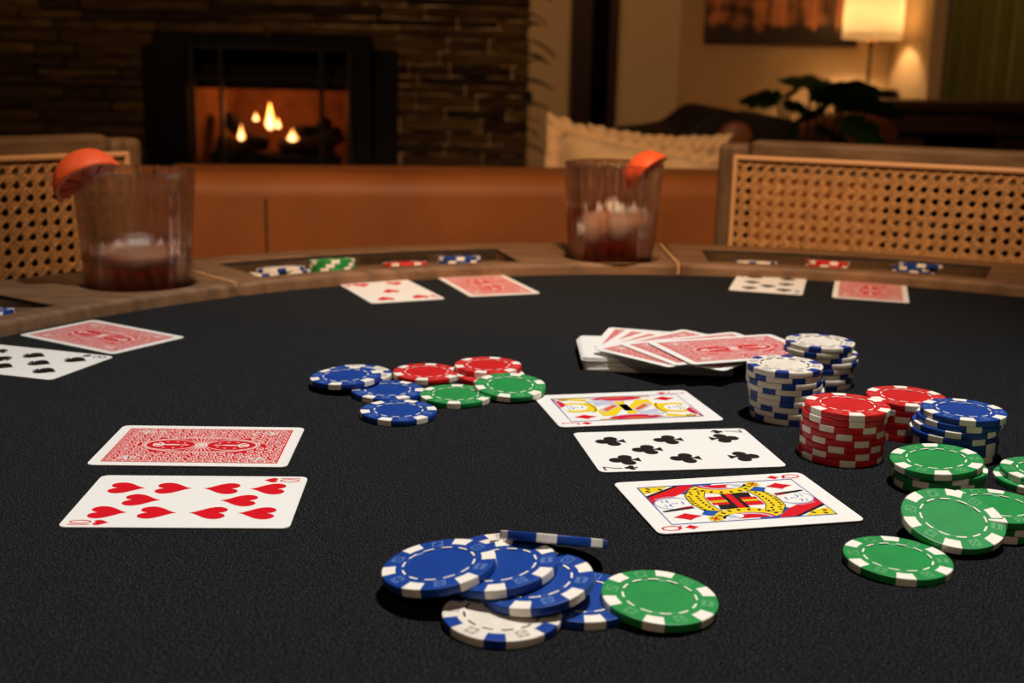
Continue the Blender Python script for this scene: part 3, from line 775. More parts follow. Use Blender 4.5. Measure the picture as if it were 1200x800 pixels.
# ================================================================== CHIPS
CR, CT = 0.0197, 0.0031
def ring_arc(vs_, fs, r0, r1, a0, a1, z_, n_):
    b = len(vs_)
    for i in range(n_+1):
        a_ = a0 + (a1-a0)*i/n_
        vs_.append((r0*cos(a_), r0*sin(a_), z_)); vs_.append((r1*cos(a_), r1*sin(a_), z_))
    for i in range(n_): fs.append((b+2*i, b+2*i+1, b+2*i+3, b+2*i+2))
prof = [(0, CT-0.00022), (0.0117, CT-0.00022), (0.0119, CT-0.00038), (0.0122, CT-0.00038), (0.0124, CT-0.0001), (0.0127, CT), (0.0193, CT), (0.0196, CT-0.0001), (CR, CT-0.0004),
        (CR, 0.0004), (0.0196, 0.0001), (0.0193, 0), (0.0127, 0), (0.0124, 0.0002), (0, 0.0002)]
chip_me = {}
for c_ in ('blue', 'green', 'red', 'white'):
    me = lathe('poker_chip', prof, 64)
    for pl in me.polygons: pl.use_smooth = abs(pl.normal.z) < 0.9
    me.materials.append(MATS['chip_' + c_]); chip_me[c_] = me
# edge spot: wraps over the rim
vs_, fs = [], []; e = 0.00005; hw = radians(10.5); n_ = 5
pf = [(0.0150, CT+e), (0.0193, CT+e), (0.0196+e, CT-0.0001+e), (CR+e, CT-0.0004), (CR+e, 0.0004), (0.0196+e, 0.0001-e), (0.0193, -e), (0.0150, -e)]
for i in range(n_+1):
    a_ = -hw + 2*hw*i/n_
    for r_, z_ in pf: vs_.append((r_*cos(a_), r_*sin(a_), z_))
for i in range(n_):
    for q in range(7): fs.append((i*8+q, i*8+q+1, i*8+8+q+1, i*8+8+q))
bm = bmesh.new(); spot_base = mesh('edge_spot', vs_, fs)
spot_me = {}
for c_, mt in (('col', 'spot_white'), ('white', 'spot_blue')):
    me = spot_base.copy(); me.materials.append(MATS[mt]); spot_me[c_] = me
# dashes around the centre
vs_, fs = [], []
for k in range(12):
    a_ = 2*pi*k/12 + pi/12
    ring_arc(vs_, fs, 0.01215, 0.01285, a_ - 0.155, a_ + 0.155, CT+0.00006, 4)
dash_me = {}
for c_, mt in (('col', 'spot_white'), ('white', 'print_black')):
    me = mesh('dash_ring', vs_, fs); me.materials.append(MATS[mt]); dash_me[c_] = me
# embossed dice between the spots
vs_, fs = [], []
def add_poly(pts, z_):
    b = len(vs_); vs_.extend((x, y, z_) for x, y in pts); fs.append(tuple(range(b, b+len(pts))))
pipsets = {1: [(0, 0)], 2: [(-1, -1), (1, 1)], 3: [(-1, -1), (0, 0), (1, 1)], 4: [(-1, -1), (1, 1), (-1, 1), (1, -1)], 5: [(-1, -1), (1, 1), (-1, 1), (1, -1), (0, 0)], 6: [(-1, -1), (-1, 0), (-1, 1), (1, -1), (1, 0), (1, 1)]}
for k in range(6):
    a_ = 2*pi*k/6 + pi/6; cx_, cy_ = 0.0161*cos(a_), 0.0161*sin(a_); s_ = 0.0019
    R_ = lambda x, y: (cx_ + x*cos(a_) - y*sin(a_), cy_ + x*sin(a_) + y*cos(a_))
    wl = 0.00026
    for (xa, ya, xb, yb) in ((-s_, -s_, s_, -s_+wl), (-s_, s_-wl, s_, s_), (-s_, -s_, -s_+wl, s_), (s_-wl, -s_, s_, s_)):
        add_poly([R_(xa, ya), R_(xb, ya), R_(xb, yb), R_(xa, yb)], CT+0.00008)
    for (px_, py_) in pipsets[k+1]:
        ox, oy = px_*0.00095, py_*0.00095
        add_poly([R_(ox + 0.00038*cos(t*pi/4), oy + 0.00038*sin(t*pi/4)) for t in range(8)], CT+0.0001)
dice_me = {}
for c_ in ('blue', 'green', 'red', 'white'):
    me = mesh('dice_marks', vs_, fs); me.materials.append(MATS['dice_' + c_]); dice_me[c_] = me

def chip(color, pos, label, spin=0.0, tilt=0.0, az=0.0, group=None, face=True):
    """pos: centre of the chip's underside; tilt towards azimuth az (degrees)"""
    o = obj('poker_chip', chip_me[color], None, None)
    t, a_ = radians(tilt), radians(az)
    ax = Vector((-sin(a_), cos(a_), 0))
    o.matrix_world = Matrix.Translation(pos) @ Matrix.Rotation(t, 4, ax) @ Matrix.Rotation(radians(spin), 4, 'Z')
    tag(o, label, 'chip', group)
    k = 'white' if color == 'white' else 'col'
    for i in range(6):
        obj('edge_spot', spot_me[k], None, o, (0, 0, 0), (0, 0, i*pi/3))
    if face:
        obj('dash_ring', dash_me[k], None, o)
        obj('dice_marks', dice_me[color], None, o)
    return o
def stack(color, top, n_, name, group, offs=None, spins=None, top_tilt=0, top_az=0, face_extra=()):
    """top = pixel of the topmost face's centre"""
    c = T(top[0], top[1], n_*CT)
    for i in range(n_):                       # i = 0 is the top chip
        ox, oy = (offs[i] if offs and i < len(offs) else (random.uniform(-.0005, .0005), random.uniform(-.0005, .0005)))
        sp = spins[i] if spins and i < len(spins) else random.uniform(0, 60)
        pos = Vector((c.x + ox, c.y + oy, TZ + (n_-1-i)*CT + 0.00008*(n_-i)))
        pl = 'top chip of' if i == 0 else ('bottom chip of' if i == n_-1 else ordinal(i) + ' chip from the top of')
        chip(color, pos, '%s %s' % (pl, name), sp, top_tilt if i == 0 else 0, top_az, group, i == 0 or i in face_extra)
    return c
stripes = {'white': 'white poker chip with blue edge marks', 'red': 'red poker chip with white edge marks', 'blue': 'blue poker chip with white edge marks', 'green': 'green poker chip with white edge marks'}
mm = lambda *q: [(a_/1000, b_/1000) for a_, b_ in q]
stack('white', (961, 400.5), 8, 'the white chip stack furthest back', 'white stack furthest back', mm((0, 0), (-1, 0), (2.6, 1), (2.8, .4), (.6, 0), (.2, .5), (.4, -.3), (.3, .2)), [8, 4, 38, 20, 30, 5, 18, 40])
stack('white', (919.5, 427.5), 9, 'the front white chip stack', 'front white stack', mm((0, 0), (.2, .6), (.1, 0), (.5, .3), (1.8, .5), (2.2, .2), (2.6, .5), (3.2, .2), (3.4, .3)), [14, 40, 25, 55, 20, 18, 46, 8, 30])
stack('red', (1062, 464.5), 6, 'the half hidden red chip stack behind', 'red stack at the back', mm((0, 0), (-.6, .2), (.4, 0), (-.8, .1), (.2, .2), (-1, 0)), [22, 50, 8, 30, 14, 44])
stack('blue', (1129, 480.5), 7, 'the only blue chip stack, at the right', 'blue stack', mm((0, 0), (-1.4, .3), (-3.2, .2), (-4.2, .4), (-2.0, 1), (-2.3, 1), (-2.6, .8)), [16, 30, 8, 48, 4, 6, 3])
stack('red', (993, 474.5), 8, 'the front red chip stack', 'front red stack', mm((0, 0), (-1, .2), (-1.2, 0), (-1.5, .3), (-.6, .2), (-1.3, .2), (-1, .4), (-1.8, .2)), [28, 32, 52, 18, 40, 8, 44, 26])
stack('green', (1097.5, 537.5), 4, 'the low green chip stack beside the blue stack', 'low green stack', mm((0, 0), (2.6, 1.2), (1.8, 1.5), (2.0, 1.7)), [20, 36, 50, 14], 5, 200)
stack('green', (1168, 592), 3, 'the green pile another green chip leans on', 'green pile at the right', mm((0, 0), (2.5, 0.8), (1, 1.2)), [10, 34, 22])
stack('green', (1227, 551), 2, 'the green pair cut off by the right edge', 'green pair at the right edge', mm((0, 0), (-3, -.5)), [24, 50], face_extra=(1,))
def chip_at(color, u, v, h, label, spin=0, tilt=0, az=0, group=None, face=True):
    """(u,v): pixel of the centre of the upper face, which lies h above the felt"""
    t, a_ = radians(tilt), radians(az)
    n3 = Vector((sin(t)*cos(a_), sin(t)*sin(a_), cos(t)))
    return chip(color, T(u, v, h) - n3*CT, label, spin, tilt, az, group, face)
G = 'loose green chips at the right'
chip_at('green', 1117, 606, 0.0098, 'green poker chip leaning towards the viewer against the green pile', 12, 15.5, -88, G)
chip_at('green', 1052, 652, CT+0.0004, 'green poker chip lying flat nearest the right front corner', 22, 1.2, 320, G)
# cluster in the middle
G = 'loose chips in the middle of the table'
chip_at('white', 419, 436.5, CT+.0002, 'white poker chip half covered by a blue one at the middle left', 12, 0, 0, G)
chip_at('blue', 405, 439.5, 2*CT+.0006, 'blue poker chip lying on top of the half hidden white one', 20, 3, 190, G)
chip_at('blue', 454.5, 456, CT+.0002, 'blue poker chip between two other blue chips in the middle group', 2, 0, 0, G)
chip_at('blue', 467, 480, CT+.0002, 'blue poker chip nearest the viewer in the middle group', 14, 0, 0, G)
chip_at('red', 500, 435, CT+.0002, 'red poker chip lying left of the raised red one', 26, 0, 0, G)
chip_at('red', 575, 438, CT+.0002, 'red poker chip mostly hidden under another red one', 12, 0, 0, G)
chip_at('red', 572, 427, 2*CT+.0004, 'red poker chip raised on another red chip in the middle group', 18, 0, 0, G)
chip_at('green', 534, 461, CT+.0002, 'green poker chip in the middle group next to the blue ones', 30, 0, 0, G)
chip_at('green', 598, 450.5, CT+.0026, 'green poker chip tilted up on the red chips near the jack card', 20, 5, 280, G)
# pile at the front
G = 'loose chips in the front pile'
chip_at('white', 588.5, 717, CT+.0003, 'white poker chip with blue marks at the bottom of the front pile', 24, 1, 250, G)
chip_at('blue', 682, 697, CT+.0003, 'blue poker chip lying flat under the green one in the front pile', 40, 1, 250, G)
chip_at('white', 594, 648, CT+.0003, 'white poker chip almost hidden under the blue ones at the back of the pile', 8, 0, 0, G)
chip_at('blue', 627, 678, .0095, 'blue poker chip on top of the white one in the front pile', 14, 9, 205, G)
chip_at('blue', 586, 661, .0113, 'blue poker chip second from left in the front pile', 26, 9, 190, G)
chip_at('blue', 514, 659.5, .0113, 'leftmost blue poker chip of the front pile, tilted to the left', 5, 9, 190, G)
chip_at('green', 773, 698, CT+.0020, 'green poker chip lying at the right side of the front pile', 18, 3.5, 320, G)
chip_at('blue', 649, 627, .0114, 'blue poker chip seen edge on at the back of the front pile', 20, 23, 80, G)

# chips in the rim trays (the tray floor slopes outwards)
def tray_chip(color, ang, rad, lvl, label, group, spin=0, jit=(0, 0)):
    x, y = polar(rad, ang)
    f_ = (rad - RI - 0.020)/0.078; z0 = TZ + RT - 0.004 + 0.0015 - 0.0095*f_
    sl = math.degrees(math.atan2(0.0095, 0.078))
    az = ang
    n3 = Vector((sin(radians(sl))*cos(radians(az)), sin(radians(sl))*sin(radians(az)), cos(radians(sl))))
    chip(color, Vector((TC.x + x + jit[0], TC.y + y + jit[1], z0 + 0.0002)) + n3*(CT+.0001)*lvl, label, spin, sl, az, group, True)
def ang_of(u, v, h=0.004):
    q = T(u, v, h) - TC; return math.degrees(atan2(q.y, q.x))
RTR = RI + 0.046
G = 'chips in the middle tray'
a_ = ang_of(391, 318)
for k in range(3): tray_chip('green', a_, RTR, k, 'green poker chip in the chip tray behind the five of hearts, %s of the three' % ['lowest', 'middle', 'topmost'][k], G, 20+k*14)
tray_chip('red', ang_of(481, 315), RTR, 0, 'single red poker chip in the tray between the green and blue chips', G, 10)
a_ = ang_of(543, 312)
for k in range(2): tray_chip('blue', a_, RTR, k, '%s of the two blue poker chips at the right end of the middle tray' % ['lower', 'upper'][k], G, 15+k*22)
a_ = ang_of(306, 321)
tray_chip('white', a_+1.2, RTR-0.004, 0, 'white poker chip at the left end of the middle tray, lowest one', G, 5)
tray_chip('white', ang_of(332, 321), RTR-0.003, 0, 'white poker chip in the middle tray next to the green chips', G, 30)
tray_chip('white', a_-1.0, RTR-0.003, 1, 'white poker chip lying across the two other white ones in the middle tray', G, 44)
G = 'chips in the right tray'
tray_chip('white', ang_of(887, 315), RTR-0.002, 0, 'single white poker chip in the right tray behind the seven of spades', G, 12)
a_ = ang_of(969, 315)
for k in range(2): tray_chip('red', a_, RTR-0.002, k, '%s of the two red poker chips in the right tray' % ['lower', 'upper'][k], G, 8+k*25)
a_ = ang_of(1070, 322)
for k in range(3): tray_chip('blue', a_ - (0.5 if k == 2 else 0) , RTR-0.002, k, '%s of the three blue poker chips in the right tray' % ['lowest', 'middle', 'topmost'][k], G, 12+k*31)
tray_chip('blue', ang_of(-6, 375), RTR-0.004, 0, 'blue poker chip in the left tray, cut off by the picture edge', 'chips in the left tray', 22)

# ================================================================== CARDS
KW, KH, KT = 0.0600, 0.0889, 0.0004
def rrect(w_, h_, r_, n_=6):
    pts = []
    for (cx_, cy_, a0) in ((w_/2-r_, h_/2-r_, 0), (-w_/2+r_, h_/2-r_, 90), (-w_/2+r_, -h_/2+r_, 180), (w_/2-r_, -h_/2+r_, 270)):
        pts += [(cx_ + r_*cos(radians(a0 + 90*i/n_)), cy_ + r_*sin(radians(a0 + 90*i/n_))) for i in range(n_+1)]
    return pts
oc = rrect(KW, KH, 0.0034); n_ = len(oc)
card_me = mesh('playing_card', [(x, y, 0) for x, y in oc] + [(x, y, KT) for x, y in oc],
               [tuple(range(n_))[::-1], tuple(range(n_, 2*n_))] + [(i, (i+1) % n_, (i+1) % n_ + n_, i + n_) for i in range(n_)])
card_me.materials.append(MATS['card_paper'])
class Print:
    def __init__(s): s.v, s.f, s.m, s.mats = [], [], [], []
    def mi(s, mt):
        if mt not in s.mats: s.mats.append(mt)
        return s.mats.index(mt)
    def poly(s, pts, mt, lay=0):
        z_ = KT + 0.00004 + 0.000025*lay; b = len(s.v)
        s.v += [(x/1000, y/1000, z_) for x, y in pts]; s.f.append(tuple(range(b, b+len(pts)))); s.m.append(s.mi(mt))
    def line(s, pts, wd, mt, lay=0, closed=False):
        pts = [Vector(q) for q in pts]; z_ = KT + 0.00004 + 0.000025*lay; b = len(s.v); n_ = len(pts)
        for i, q in enumerate(pts):
            if closed: d = pts[(i+1) % n_] - pts[i-1]
            else: d = pts[min(i+1, n_-1)] - pts[max(i-1, 0)]
            d = d.normalized() if d.length > 0 else Vector((1, 0))
            k = Vector((-d.y, d.x))*wd/2
            s.v += [((q.x+k.x)/1000, (q.y+k.y)/1000, z_), ((q.x-k.x)/1000, (q.y-k.y)/1000, z_)]
        for i in range(n_ if closed else n_-1):
            j = (i+1) % n_; s.f.append((b+2*i, b+2*i+1, b+2*j+1, b+2*j)); s.m.append(s.mi(mt))
    def half_turn(s):
        k = len(s.v); s.v += [(-x, -y, z_) for x, y, z_ in s.v]
        s.f += [tuple(k+q for q in f) for f in s.f]; s.m += list(s.m)
    def mesh(s, name): return mesh(name, s.v, s.f, False, s.m, s.mats)
def ell(cx_, cy_, rx, ry, n_=24, a0=0, a1=2*pi, rot=0):
    out_ = []
    for i in range(n_):
        t = a0 + (a1-a0)*i/(n_ if abs(a1-a0-2*pi) < 1e-6 else n_-1)
        x, y = rx*cos(t), ry*sin(t); out_.append((cx_ + x*cos(rot) - y*sin(rot), cy_ + x*sin(rot) + y*cos(rot)))
    return out_
def suit_polys(s):
    """outlines of a suit mark, about 1 unit high, pointing up"""
    if s == 'diamond':
        pts = []
        for k in range(4):
            a_, b_ = [(0, .5), (.40, 0), (0, -.5), (-.40, 0)][k], [(.40, 0), (0, -.5), (-.40, 0), (0, .5)][k]
            for i in range(5):
                t = i/5; x, y = a_[0]*(1-t)+b_[0]*t, a_[1]*(1-t)+b_[1]*t; q = 1 - 0.10*sin(pi*t); pts.append((x*q, y*q))
        return [pts]
    if s == 'heart':
        pts = []
        for i in range(48):
            t = 2*pi*i/48; pts.append((16*sin(t)**3/34*0.94, (13*cos(t) - 5*cos(2*t) - 2*cos(3*t) - cos(4*t) + 2.5)/29))
        return [pts]
    if s == 'spade':
        pts = []
        for i in range(48):
            t = 2*pi*i/48; pts.append((16*sin(t)**3/34*0.94, 0.06 - (13*cos(t) - 5*cos(2*t) - 2*cos(3*t) - cos(4*t) + 2.5)/33))
        return [pts, [(-.05, -.1), (.05, -.1), (.07, -.36), (.2, -.5), (-.2, -.5), (-.07, -.36)]]
    return [ell(0, .25, .225, .225), ell(-.25, -.08, .225, .225), ell(.25, -.08, .225, .225),
            [(-.12, .14), (.12, .14), (.12, -.12), (-.12, -.12)], [(-.05, 0), (.05, 0), (.06, -.3), (.2, -.5), (-.2, -.5), (-.06, -.3)]]
suit_col = dict(diamond='print_red', heart='print_red', spade='print_black', club='print_black')
PIPS = {}
def pip_mesh(s, size):
    if (s, size) not in PIPS:
        P_ = Print()
        for k, pl in enumerate(suit_polys(s)): P_.poly([(x*size, y*size) for x, y in pl], suit_col[s], k*0.3)
        PIPS[(s, size)] = P_.mesh('pip')
    return PIPS[(s, size)]
def glyph(txt, mt, hgt=8.6, wid=5.0):
    key = ('g', txt, mt)
    if key in PIPS: return PIPS[key]
    P_ = Print(); W2, lw = wid/2, 0.85
    if txt == '10':
        P_.poly([(-W2, -hgt/2), (-W2+.75, -hgt/2), (-W2+.75, hgt/2), (-W2, hgt/2)], mt)
        P_.line(ell(.7, 0, W2-.95, hgt/2-.35), .7, mt, 0, True)
    elif txt == '7':
        P_.line([(-W2+.3, hgt/2-1.0), (-W2+.3, hgt/2-.3), (W2-.3, hgt/2-.3)], lw, mt); P_.line([(W2-.3, hgt/2-.3), (.2, 0), (-.6, -hgt/2)], lw, mt, .3)
    elif txt == '8':
        P_.line(ell(0, hgt/4-.1, W2-.7, hgt/4-.35), lw, mt, 0, True); P_.line(ell(0, -hgt/4+.1, W2-.4, hgt/4-.25), lw, mt, .3, True)
    elif txt == '5':
        P_.line([(W2-.4, hgt/2-.3), (-W2+.7, hgt/2-.3), (-W2+.6, .6)], lw, mt); P_.line(ell(0, -hgt/4+.3, W2-.4, hgt/4+.1, 18, radians(150), radians(-150)), lw, mt, .3)
    elif txt == 'Q':
        P_.line(ell(0, .2, W2-.4, hgt/2-.5), lw, mt, 0, True); P_.line([(-1.1, -hgt/2+1.6), (0, -hgt/2+1.4), (1.9, -hgt/2-.1)], lw, mt, .3)
    elif txt == 'J':
        P_.line([(W2-.9, hgt/2), (W2-.9, -hgt/2+1.5)] + ell(0, -hgt/2+1.5, W2-.9, 1.3, 9, 0, -pi), lw, mt); P_.line([(0, hgt/2-.2), (W2, hgt/2-.2)], lw*.8, mt, .3)
    PIPS[key] = P_.mesh('index'); return PIPS[key]
LAY = {'10': [(-1, 1), (1, 1), (-1, .333), (1, .333), (-1, -.333), (1, -.333), (-1, -1), (1, -1), (0, .667), (0, -.667)],
       '8': [(-1, 1), (1, 1), (-1, 0), (1, 0), (-1, -1), (1, -1), (0, .5), (0, -.5)],
       '7': [(-1, 1), (1, 1), (-1, 0), (1, 0), (-1, -1), (1, -1), (0, .5)],
       '5': [(-1, 1), (1, 1), (-1, -1), (1, -1), (0, 0)]}

# ---- the printed back
def back_print():
    P_ = Print(); R_, Wt = 'print_back_red', 'print_white'
    hw, hh = KW*500 - 4.6, KH*500 - 5.0
    P_.poly([(-hw, -hh), (hw, -hh), (hw, hh), (-hw, hh)], R_)
    P_.line([(-hw+.9, -hh+.9), (hw-.9, -hh+.9), (hw-.9, hh-.9), (-hw+.9, hh-.9), (-hw+.9, -hh+.9)], .35, Wt, 1)
    P_.line([(-hw+1.9, -hh+1.9), (hw-1.9, -hh+1.9), (hw-1.9, hh-1.9), (-hw+1.9, hh-1.9), (-hw+1.9, -hh+1.9)], .22, Wt, 1)
    # scrollwork: rows of paired spirals filling the field outside the long oval
    rnd = random.Random(5)
    def inside(x, y): return (x/12.2)**2 + (y/28.5)**2 < 1
    def spiral(cx_, cy_, r_, s, a0):
        P_.line([(cx_ + r_*(1-t/1.15)*cos(a0 + s*t*2*pi*1.35), cy_ + r_*(1-t/1.15)*sin(a0 + s*t*2*pi*1.35)) for t in [i/15 for i in range(16)]], .50, Wt, 1)
    st_ = 4.1; nx_ = int((hw-2.2)/st_); ny_ = int((hh-2.2)/st_)
    for i in range(-nx_, nx_+1):
        for j in range(-ny_, ny_+1):
            x, y = i*(hw-3.6)/nx_, j*(hh-3.6)/ny_
            if inside(x, y): continue
            sg = 1 if (i+j) % 2 else -1
            spiral(x + rnd.uniform(-.25, .25), y + rnd.uniform(-.25, .25), 2.05, sg*(1 if x*y >= 0 else -1), rnd.uniform(-.5, .5) + (0 if sg > 0 else pi))
            P_.poly(ell(x + 2.0, y + 2.0, .5, .8, 8, rot=.7*sg), Wt, 1.2)
    # corner figures
    for sx in (-1, 1):
        for sy in (-1, 1):
            cx_, cy_ = sx*(hw-6.2), sy*(hh-9.5)
            for (ax, ay, rx, ry, ro) in ((0, 0, 1.0, 2.3, .4), (1.0, 2.4, .9, .9, 0), (-1.7, .9, 1.9, .55, .8), (1.8, -.3, 1.9, .55, -.6), (-.4, -2.4, .5, 1.7, -.3), (.9, -2.3, .5, 1.6, .4)):
                P_.poly(ell(cx_ + sx*ax, cy_ + sy*ay, rx, ry, 12, rot=ro*sx*sy), Wt, 1.6)
            P_.line(ell(cx_ - sx*1.0, cy_ - sy*6.5, 2.6, 2.6, 18, 0, pi*1.4*sx*sy), .5, Wt, 1.6)
    # long oval panel with two medallions and a sunburst
    P_.poly(ell(0, 0, 11.6, 27.6, 44), R_, 1.8)
    for k in (0, 1, 2):
        P_.line(ell(0, 0, 11.4-.9*k, 27.3-1.0*k, 60), [.6, .3, .3][k], Wt, 2.0, True)
    for k in range(30):
        a_ = 2*pi*k/30
        r0, r1 = 1.8, 10.2 if abs(sin(a_)) < .6 else 3.4
        P_.line([(r0*cos(a_), r0*sin(a_)), (r1*cos(a_), r1*sin(a_))], .45, Wt, 2.2)
    P_.poly(ell(0, 0, 1.5, 1.5, 14), Wt, 2.5)
    for sy in (-1, 1):
        cy_ = sy*14.2
        P_.poly(ell(0, cy_, 7.4, 11.6, 32), R_, 2.4)
        P_.line(ell(0, cy_, 7.4, 11.6, 44), .5, Wt, 2.6, True)
        for (ax, ay, rx, ry, ro) in ((0, 0, .75, 5.2, 0), (0, 6.0, 1.3, 1.3, 0), (1.8, 4.2, 2.2, .6, .7), (-1.8, 4.2, 2.2, .6, -.7), (1.1, 7.6, 1.3, .5, -.5), (-1.1, 7.6, 1.3, .5, .5), (0, -6.4, .4, 2.2, 0)):
            P_.poly(ell(ax, cy_ + sy*ay, rx, ry, 12, rot=ro*sy), Wt, 2.9)
        for k in range(10):
            a_ = 2*pi*k/10 + .3; P_.poly(ell(4.6*cos(a_), cy_ + 7.4*sin(a_), .35, .8, 8, rot=a_), Wt, 2.8)
    return P_.mesh('back_print')
back_me = back_print()

# ---- court pictures (double ended)
def court(kind):
    P_ = Print(); hx, hy = 21.6, 36.0
    P = P_.poly; Ln = P_.line
    Bk, Rd, Bl, Ye, Go, Li, Or, Ma = 'print_black', 'print_red', 'print_blue', 'print_yellow', 'print_gold', 'print_lilac', 'print_orange', 'print_magenta'
    dm = [(x*9.6 - 14.2, y*12.6 + 26.5) for x, y in suit_polys('diamond')[0]]
    P(dm, Rd, 4)
    if kind == 'Q':
        # sleeve and robe, right side
        P([(21.4, 2), (21.4, 14), (13, 22), (9, 16), (14, 6)], Bl, 0)
        P([(21.4, 10), (21.4, 17), (9, 35.8), (1.5, 35.8), (12, 19)], Rd, 1)
        P([(21.4, 17), (21.4, 19.5), (11, 35.8), (9, 35.8)], Bk, 1.5)
        P([(21.4, 22), (21.4, 35.8), (13.5, 35.8), (16, 28)], Ye, 1)
        for q in ((18.2, 27), (19.4, 32), (16.4, 33)): P(ell(*q, 1.3, .8, 8, rot=.6), Bk, 2)
        # collar band
        band = [(-11, 10), (-8.5, 17.5), (0, 20), (9, 19), (16, 14.5), (13.5, 8), (6, 11.5), (-3, 12)]
        P(band, Ye, 2)
        Ln(band + band[:1], .45, Bk, 2.6)
        for i in range(9):
            for j in range(2):
                x = -8 + i*2.6; y = 12.4 + j*3.6 + 2.0*sin((x+11)/27*pi) + (-1.5 if x > 10 else 0)
                P(ell(x, y, .95, .6, 8, rot=.5 if j else -.5), Bk, 3)
        # head
        P(ell(1, 27, 6.6, 8.2, 24), 'card_paper', 1.6)
        Ln(ell(1, 27, 6.6, 8.2, 30), .35, Bl, 2, True)
        for k in range(4): Ln([(4.5 + k*1.1, 20 + k), (6.6 + k*.9, 26), (4 + k, 33.5)], .3, Li, 2)
        for (q, w_) in (([(-2.6, 28.6), (-1.2, 29.4), (.2, 28.6)], .7), ([(2.2, 28.6), (3.4, 29.4), (4.8, 28.6)], .7), ([(1, 28), (.6, 25.6), (1.6, 25.2)], .45), ([(-.6, 23.2), (1, 22.8), (2.6, 23.2)], .6), ([(-3, 31), (0, 31.4)], .4), ([(2.4, 31.4), (5, 31)], .4)):
            Ln(q, w_, Bl, 2.6)
        P([(-5.6, 20), (-3, 21.5), (-7.0, 35), (-8.2, 34)], Bk, 3); P([(-4.2, 20), (-3, 21), (-5.4, 27)], Rd, 3.4)
        # hand and flower, left side
        P([(-11, 10), (-8.5, 17), (-13, 20), (-17, 13)], Bl, 1.2)
        P(ell(-17.4, 8, 2.6, 5, 14, rot=.2), 'card_paper', 2.2)
        for k in range(4): Ln([(-19 + k*.9, 5 + k*.6), (-18.6 + k*.9, 10 + k*.5)], .3, Bl, 2.8)
        for k in range(6): P(ell(-18.2 + 1.9*cos(k*pi/3), 16 + 1.9*sin(k*pi/3), 1.35, 1.35, 10), Ye, 2.4)
        P(ell(-18.2, 16, 1.1, 1.1, 10), Rd, 3)
        # shoulder arc across the waist
        arc_o = ell(18, -1, 9.5, 15, 16, radians(95), radians(262)); arc_i = ell(20, -1, 6.5, 11, 16, radians(262), radians(95))
        P(arc_o + arc_i, Ye, 2.2)
        for k in range(8):
            a_ = radians(108 + k*20); P(ell(18.6 + 8.2*cos(a_), -1 + 13*sin(a_), 1.2, .75, 8, rot=a_), Bk, 2.8)
        P(ell(20.5, -1, 6.6, 11, 20, radians(95), radians(262)), Rd, 1.8)
        Ln(ell(20.5, -1, 5.6, 9, 20, radians(95), radians(262)), 1.1, Li, 2.0)
        # centre bars
        P([(-9, 0), (9, 0), (9, 1.6), (-9, 1.6)], Rd, .6); P([(-9, 1.6), (9, 1.6), (9, 3.4), (-9, 3.4)], Bk, .6)
        P([(-3.5, 3.4), (6, 3.4), (6, 11), (-3.5, 11)], Rd, .5)
        P([(-1, 3.4), (1.6, 3.4), (1.6, 11), (-1, 11)], Ye, .9)
        for k in range(4): Ln([(-1, 4.2 + k*1.7), (1.6, 5 + k*1.7)], .35, Bk, 1.4)
        P([(-9, 3.4), (-3.5, 3.4), (-3.5, 9), (-9, 10)], Bk, .5)
    else:
        # jack
        P([(-20.5, 20), (-18.6, 20), (-20.2, 3), (-21.2, 3)], Go, .6)
        P([(6, 33), (14, 33.5), (20.5, 35.8), (3, 35.8)], Rd, 1); P([(6, 31), (14, 31.5), (21.4, 35.8), (16, 35.8), (12, 33.5), (6, 33)], Ma, 1.2)
        for k in range(4): P([(5 + k*3.4, 34.6), (6.6 + k*3.4, 34.6), (6.0 + k*3.4, 35.7), (4.6 + k*3.4, 35.7)], 'card_paper', 2)
        P(ell(9, 27.5, 3.4, 7, 18), Ye, .9); P(ell(-2.2, 25.5, 3.4, 8, 18, rot=.15), Ye, .9)
        P(ell(3.4, 27, 5.8, 6.6, 22), 'card_paper', 1.6)
        for (q, w_) in (([(.2, 28.4), (1.4, 29.2), (2.6, 28.4)], .7), ([(4.4, 28.4), (5.6, 29.2), (6.8, 28.4)], .7), ([(3.4, 28), (3, 25.8), (4, 25.4)], .45), ([(2, 23.6), (3.4, 23.2), (5, 23.6)], .6), ([(.4, 30.6), (2.6, 31)], .5), ([(4.6, 31), (7, 30.6)], .5)):
            Ln(q, w_, Bl, 2.6)
        P(ell(2.6, 19.2, 9, 3.4, 22), Ye, 1.2); Ln(ell(2.6, 19.6, 8, 2.6, 20, pi, 2*pi), .6, Bk, 2)
        # tunic
        P([(-14, 17), (-4, 17), (12, 2), (12, -3), (2, 0), (-14, 10)], Ye, .8)
        P([(4, 16), (14, 15), (17, 6), (9, 3)], Li, .9)
        P([(-8, 14), (-2, 15), (9, 4), (4, 2)], Li, 1.4); P([(-6, 12.4), (-2, 13.4), (6, 5), (3, 4)], Or, 1.8)
        P([(-6, -2.2), (6, -2.2), (6, 2.2), (-6, 2.2)], Bk, 2.2)
        out_ = ell(19.5, 0, 6.4, 15, 22, radians(90), radians(270))
        P(out_, Rd, 1.9); P(ell(20.5, 0, 5.2, 11, 20, radians(90), radians(270)), Ma, 2.2); P(ell(21, 0, 3.6, 8, 20, radians(90), radians(270)), Or, 2.4)
        Ln(out_, 1.0, Li, 2.8)
        st_ = [(12.5, 6), (16.5, 8), (14.5, 19), (10.6, 17.5)]
        P(st_, 'card_paper', 2.6)
        for k in range(6): Ln([(12.3 - .25*k, 7.6 + 1.9*k), (15.8 - .25*k, 8.6 + 1.9*k)], .55, Bl, 3)
        P([(14, 19), (18.5, 16), (21, 30), (19.6, 31)], Ye, 1.2)
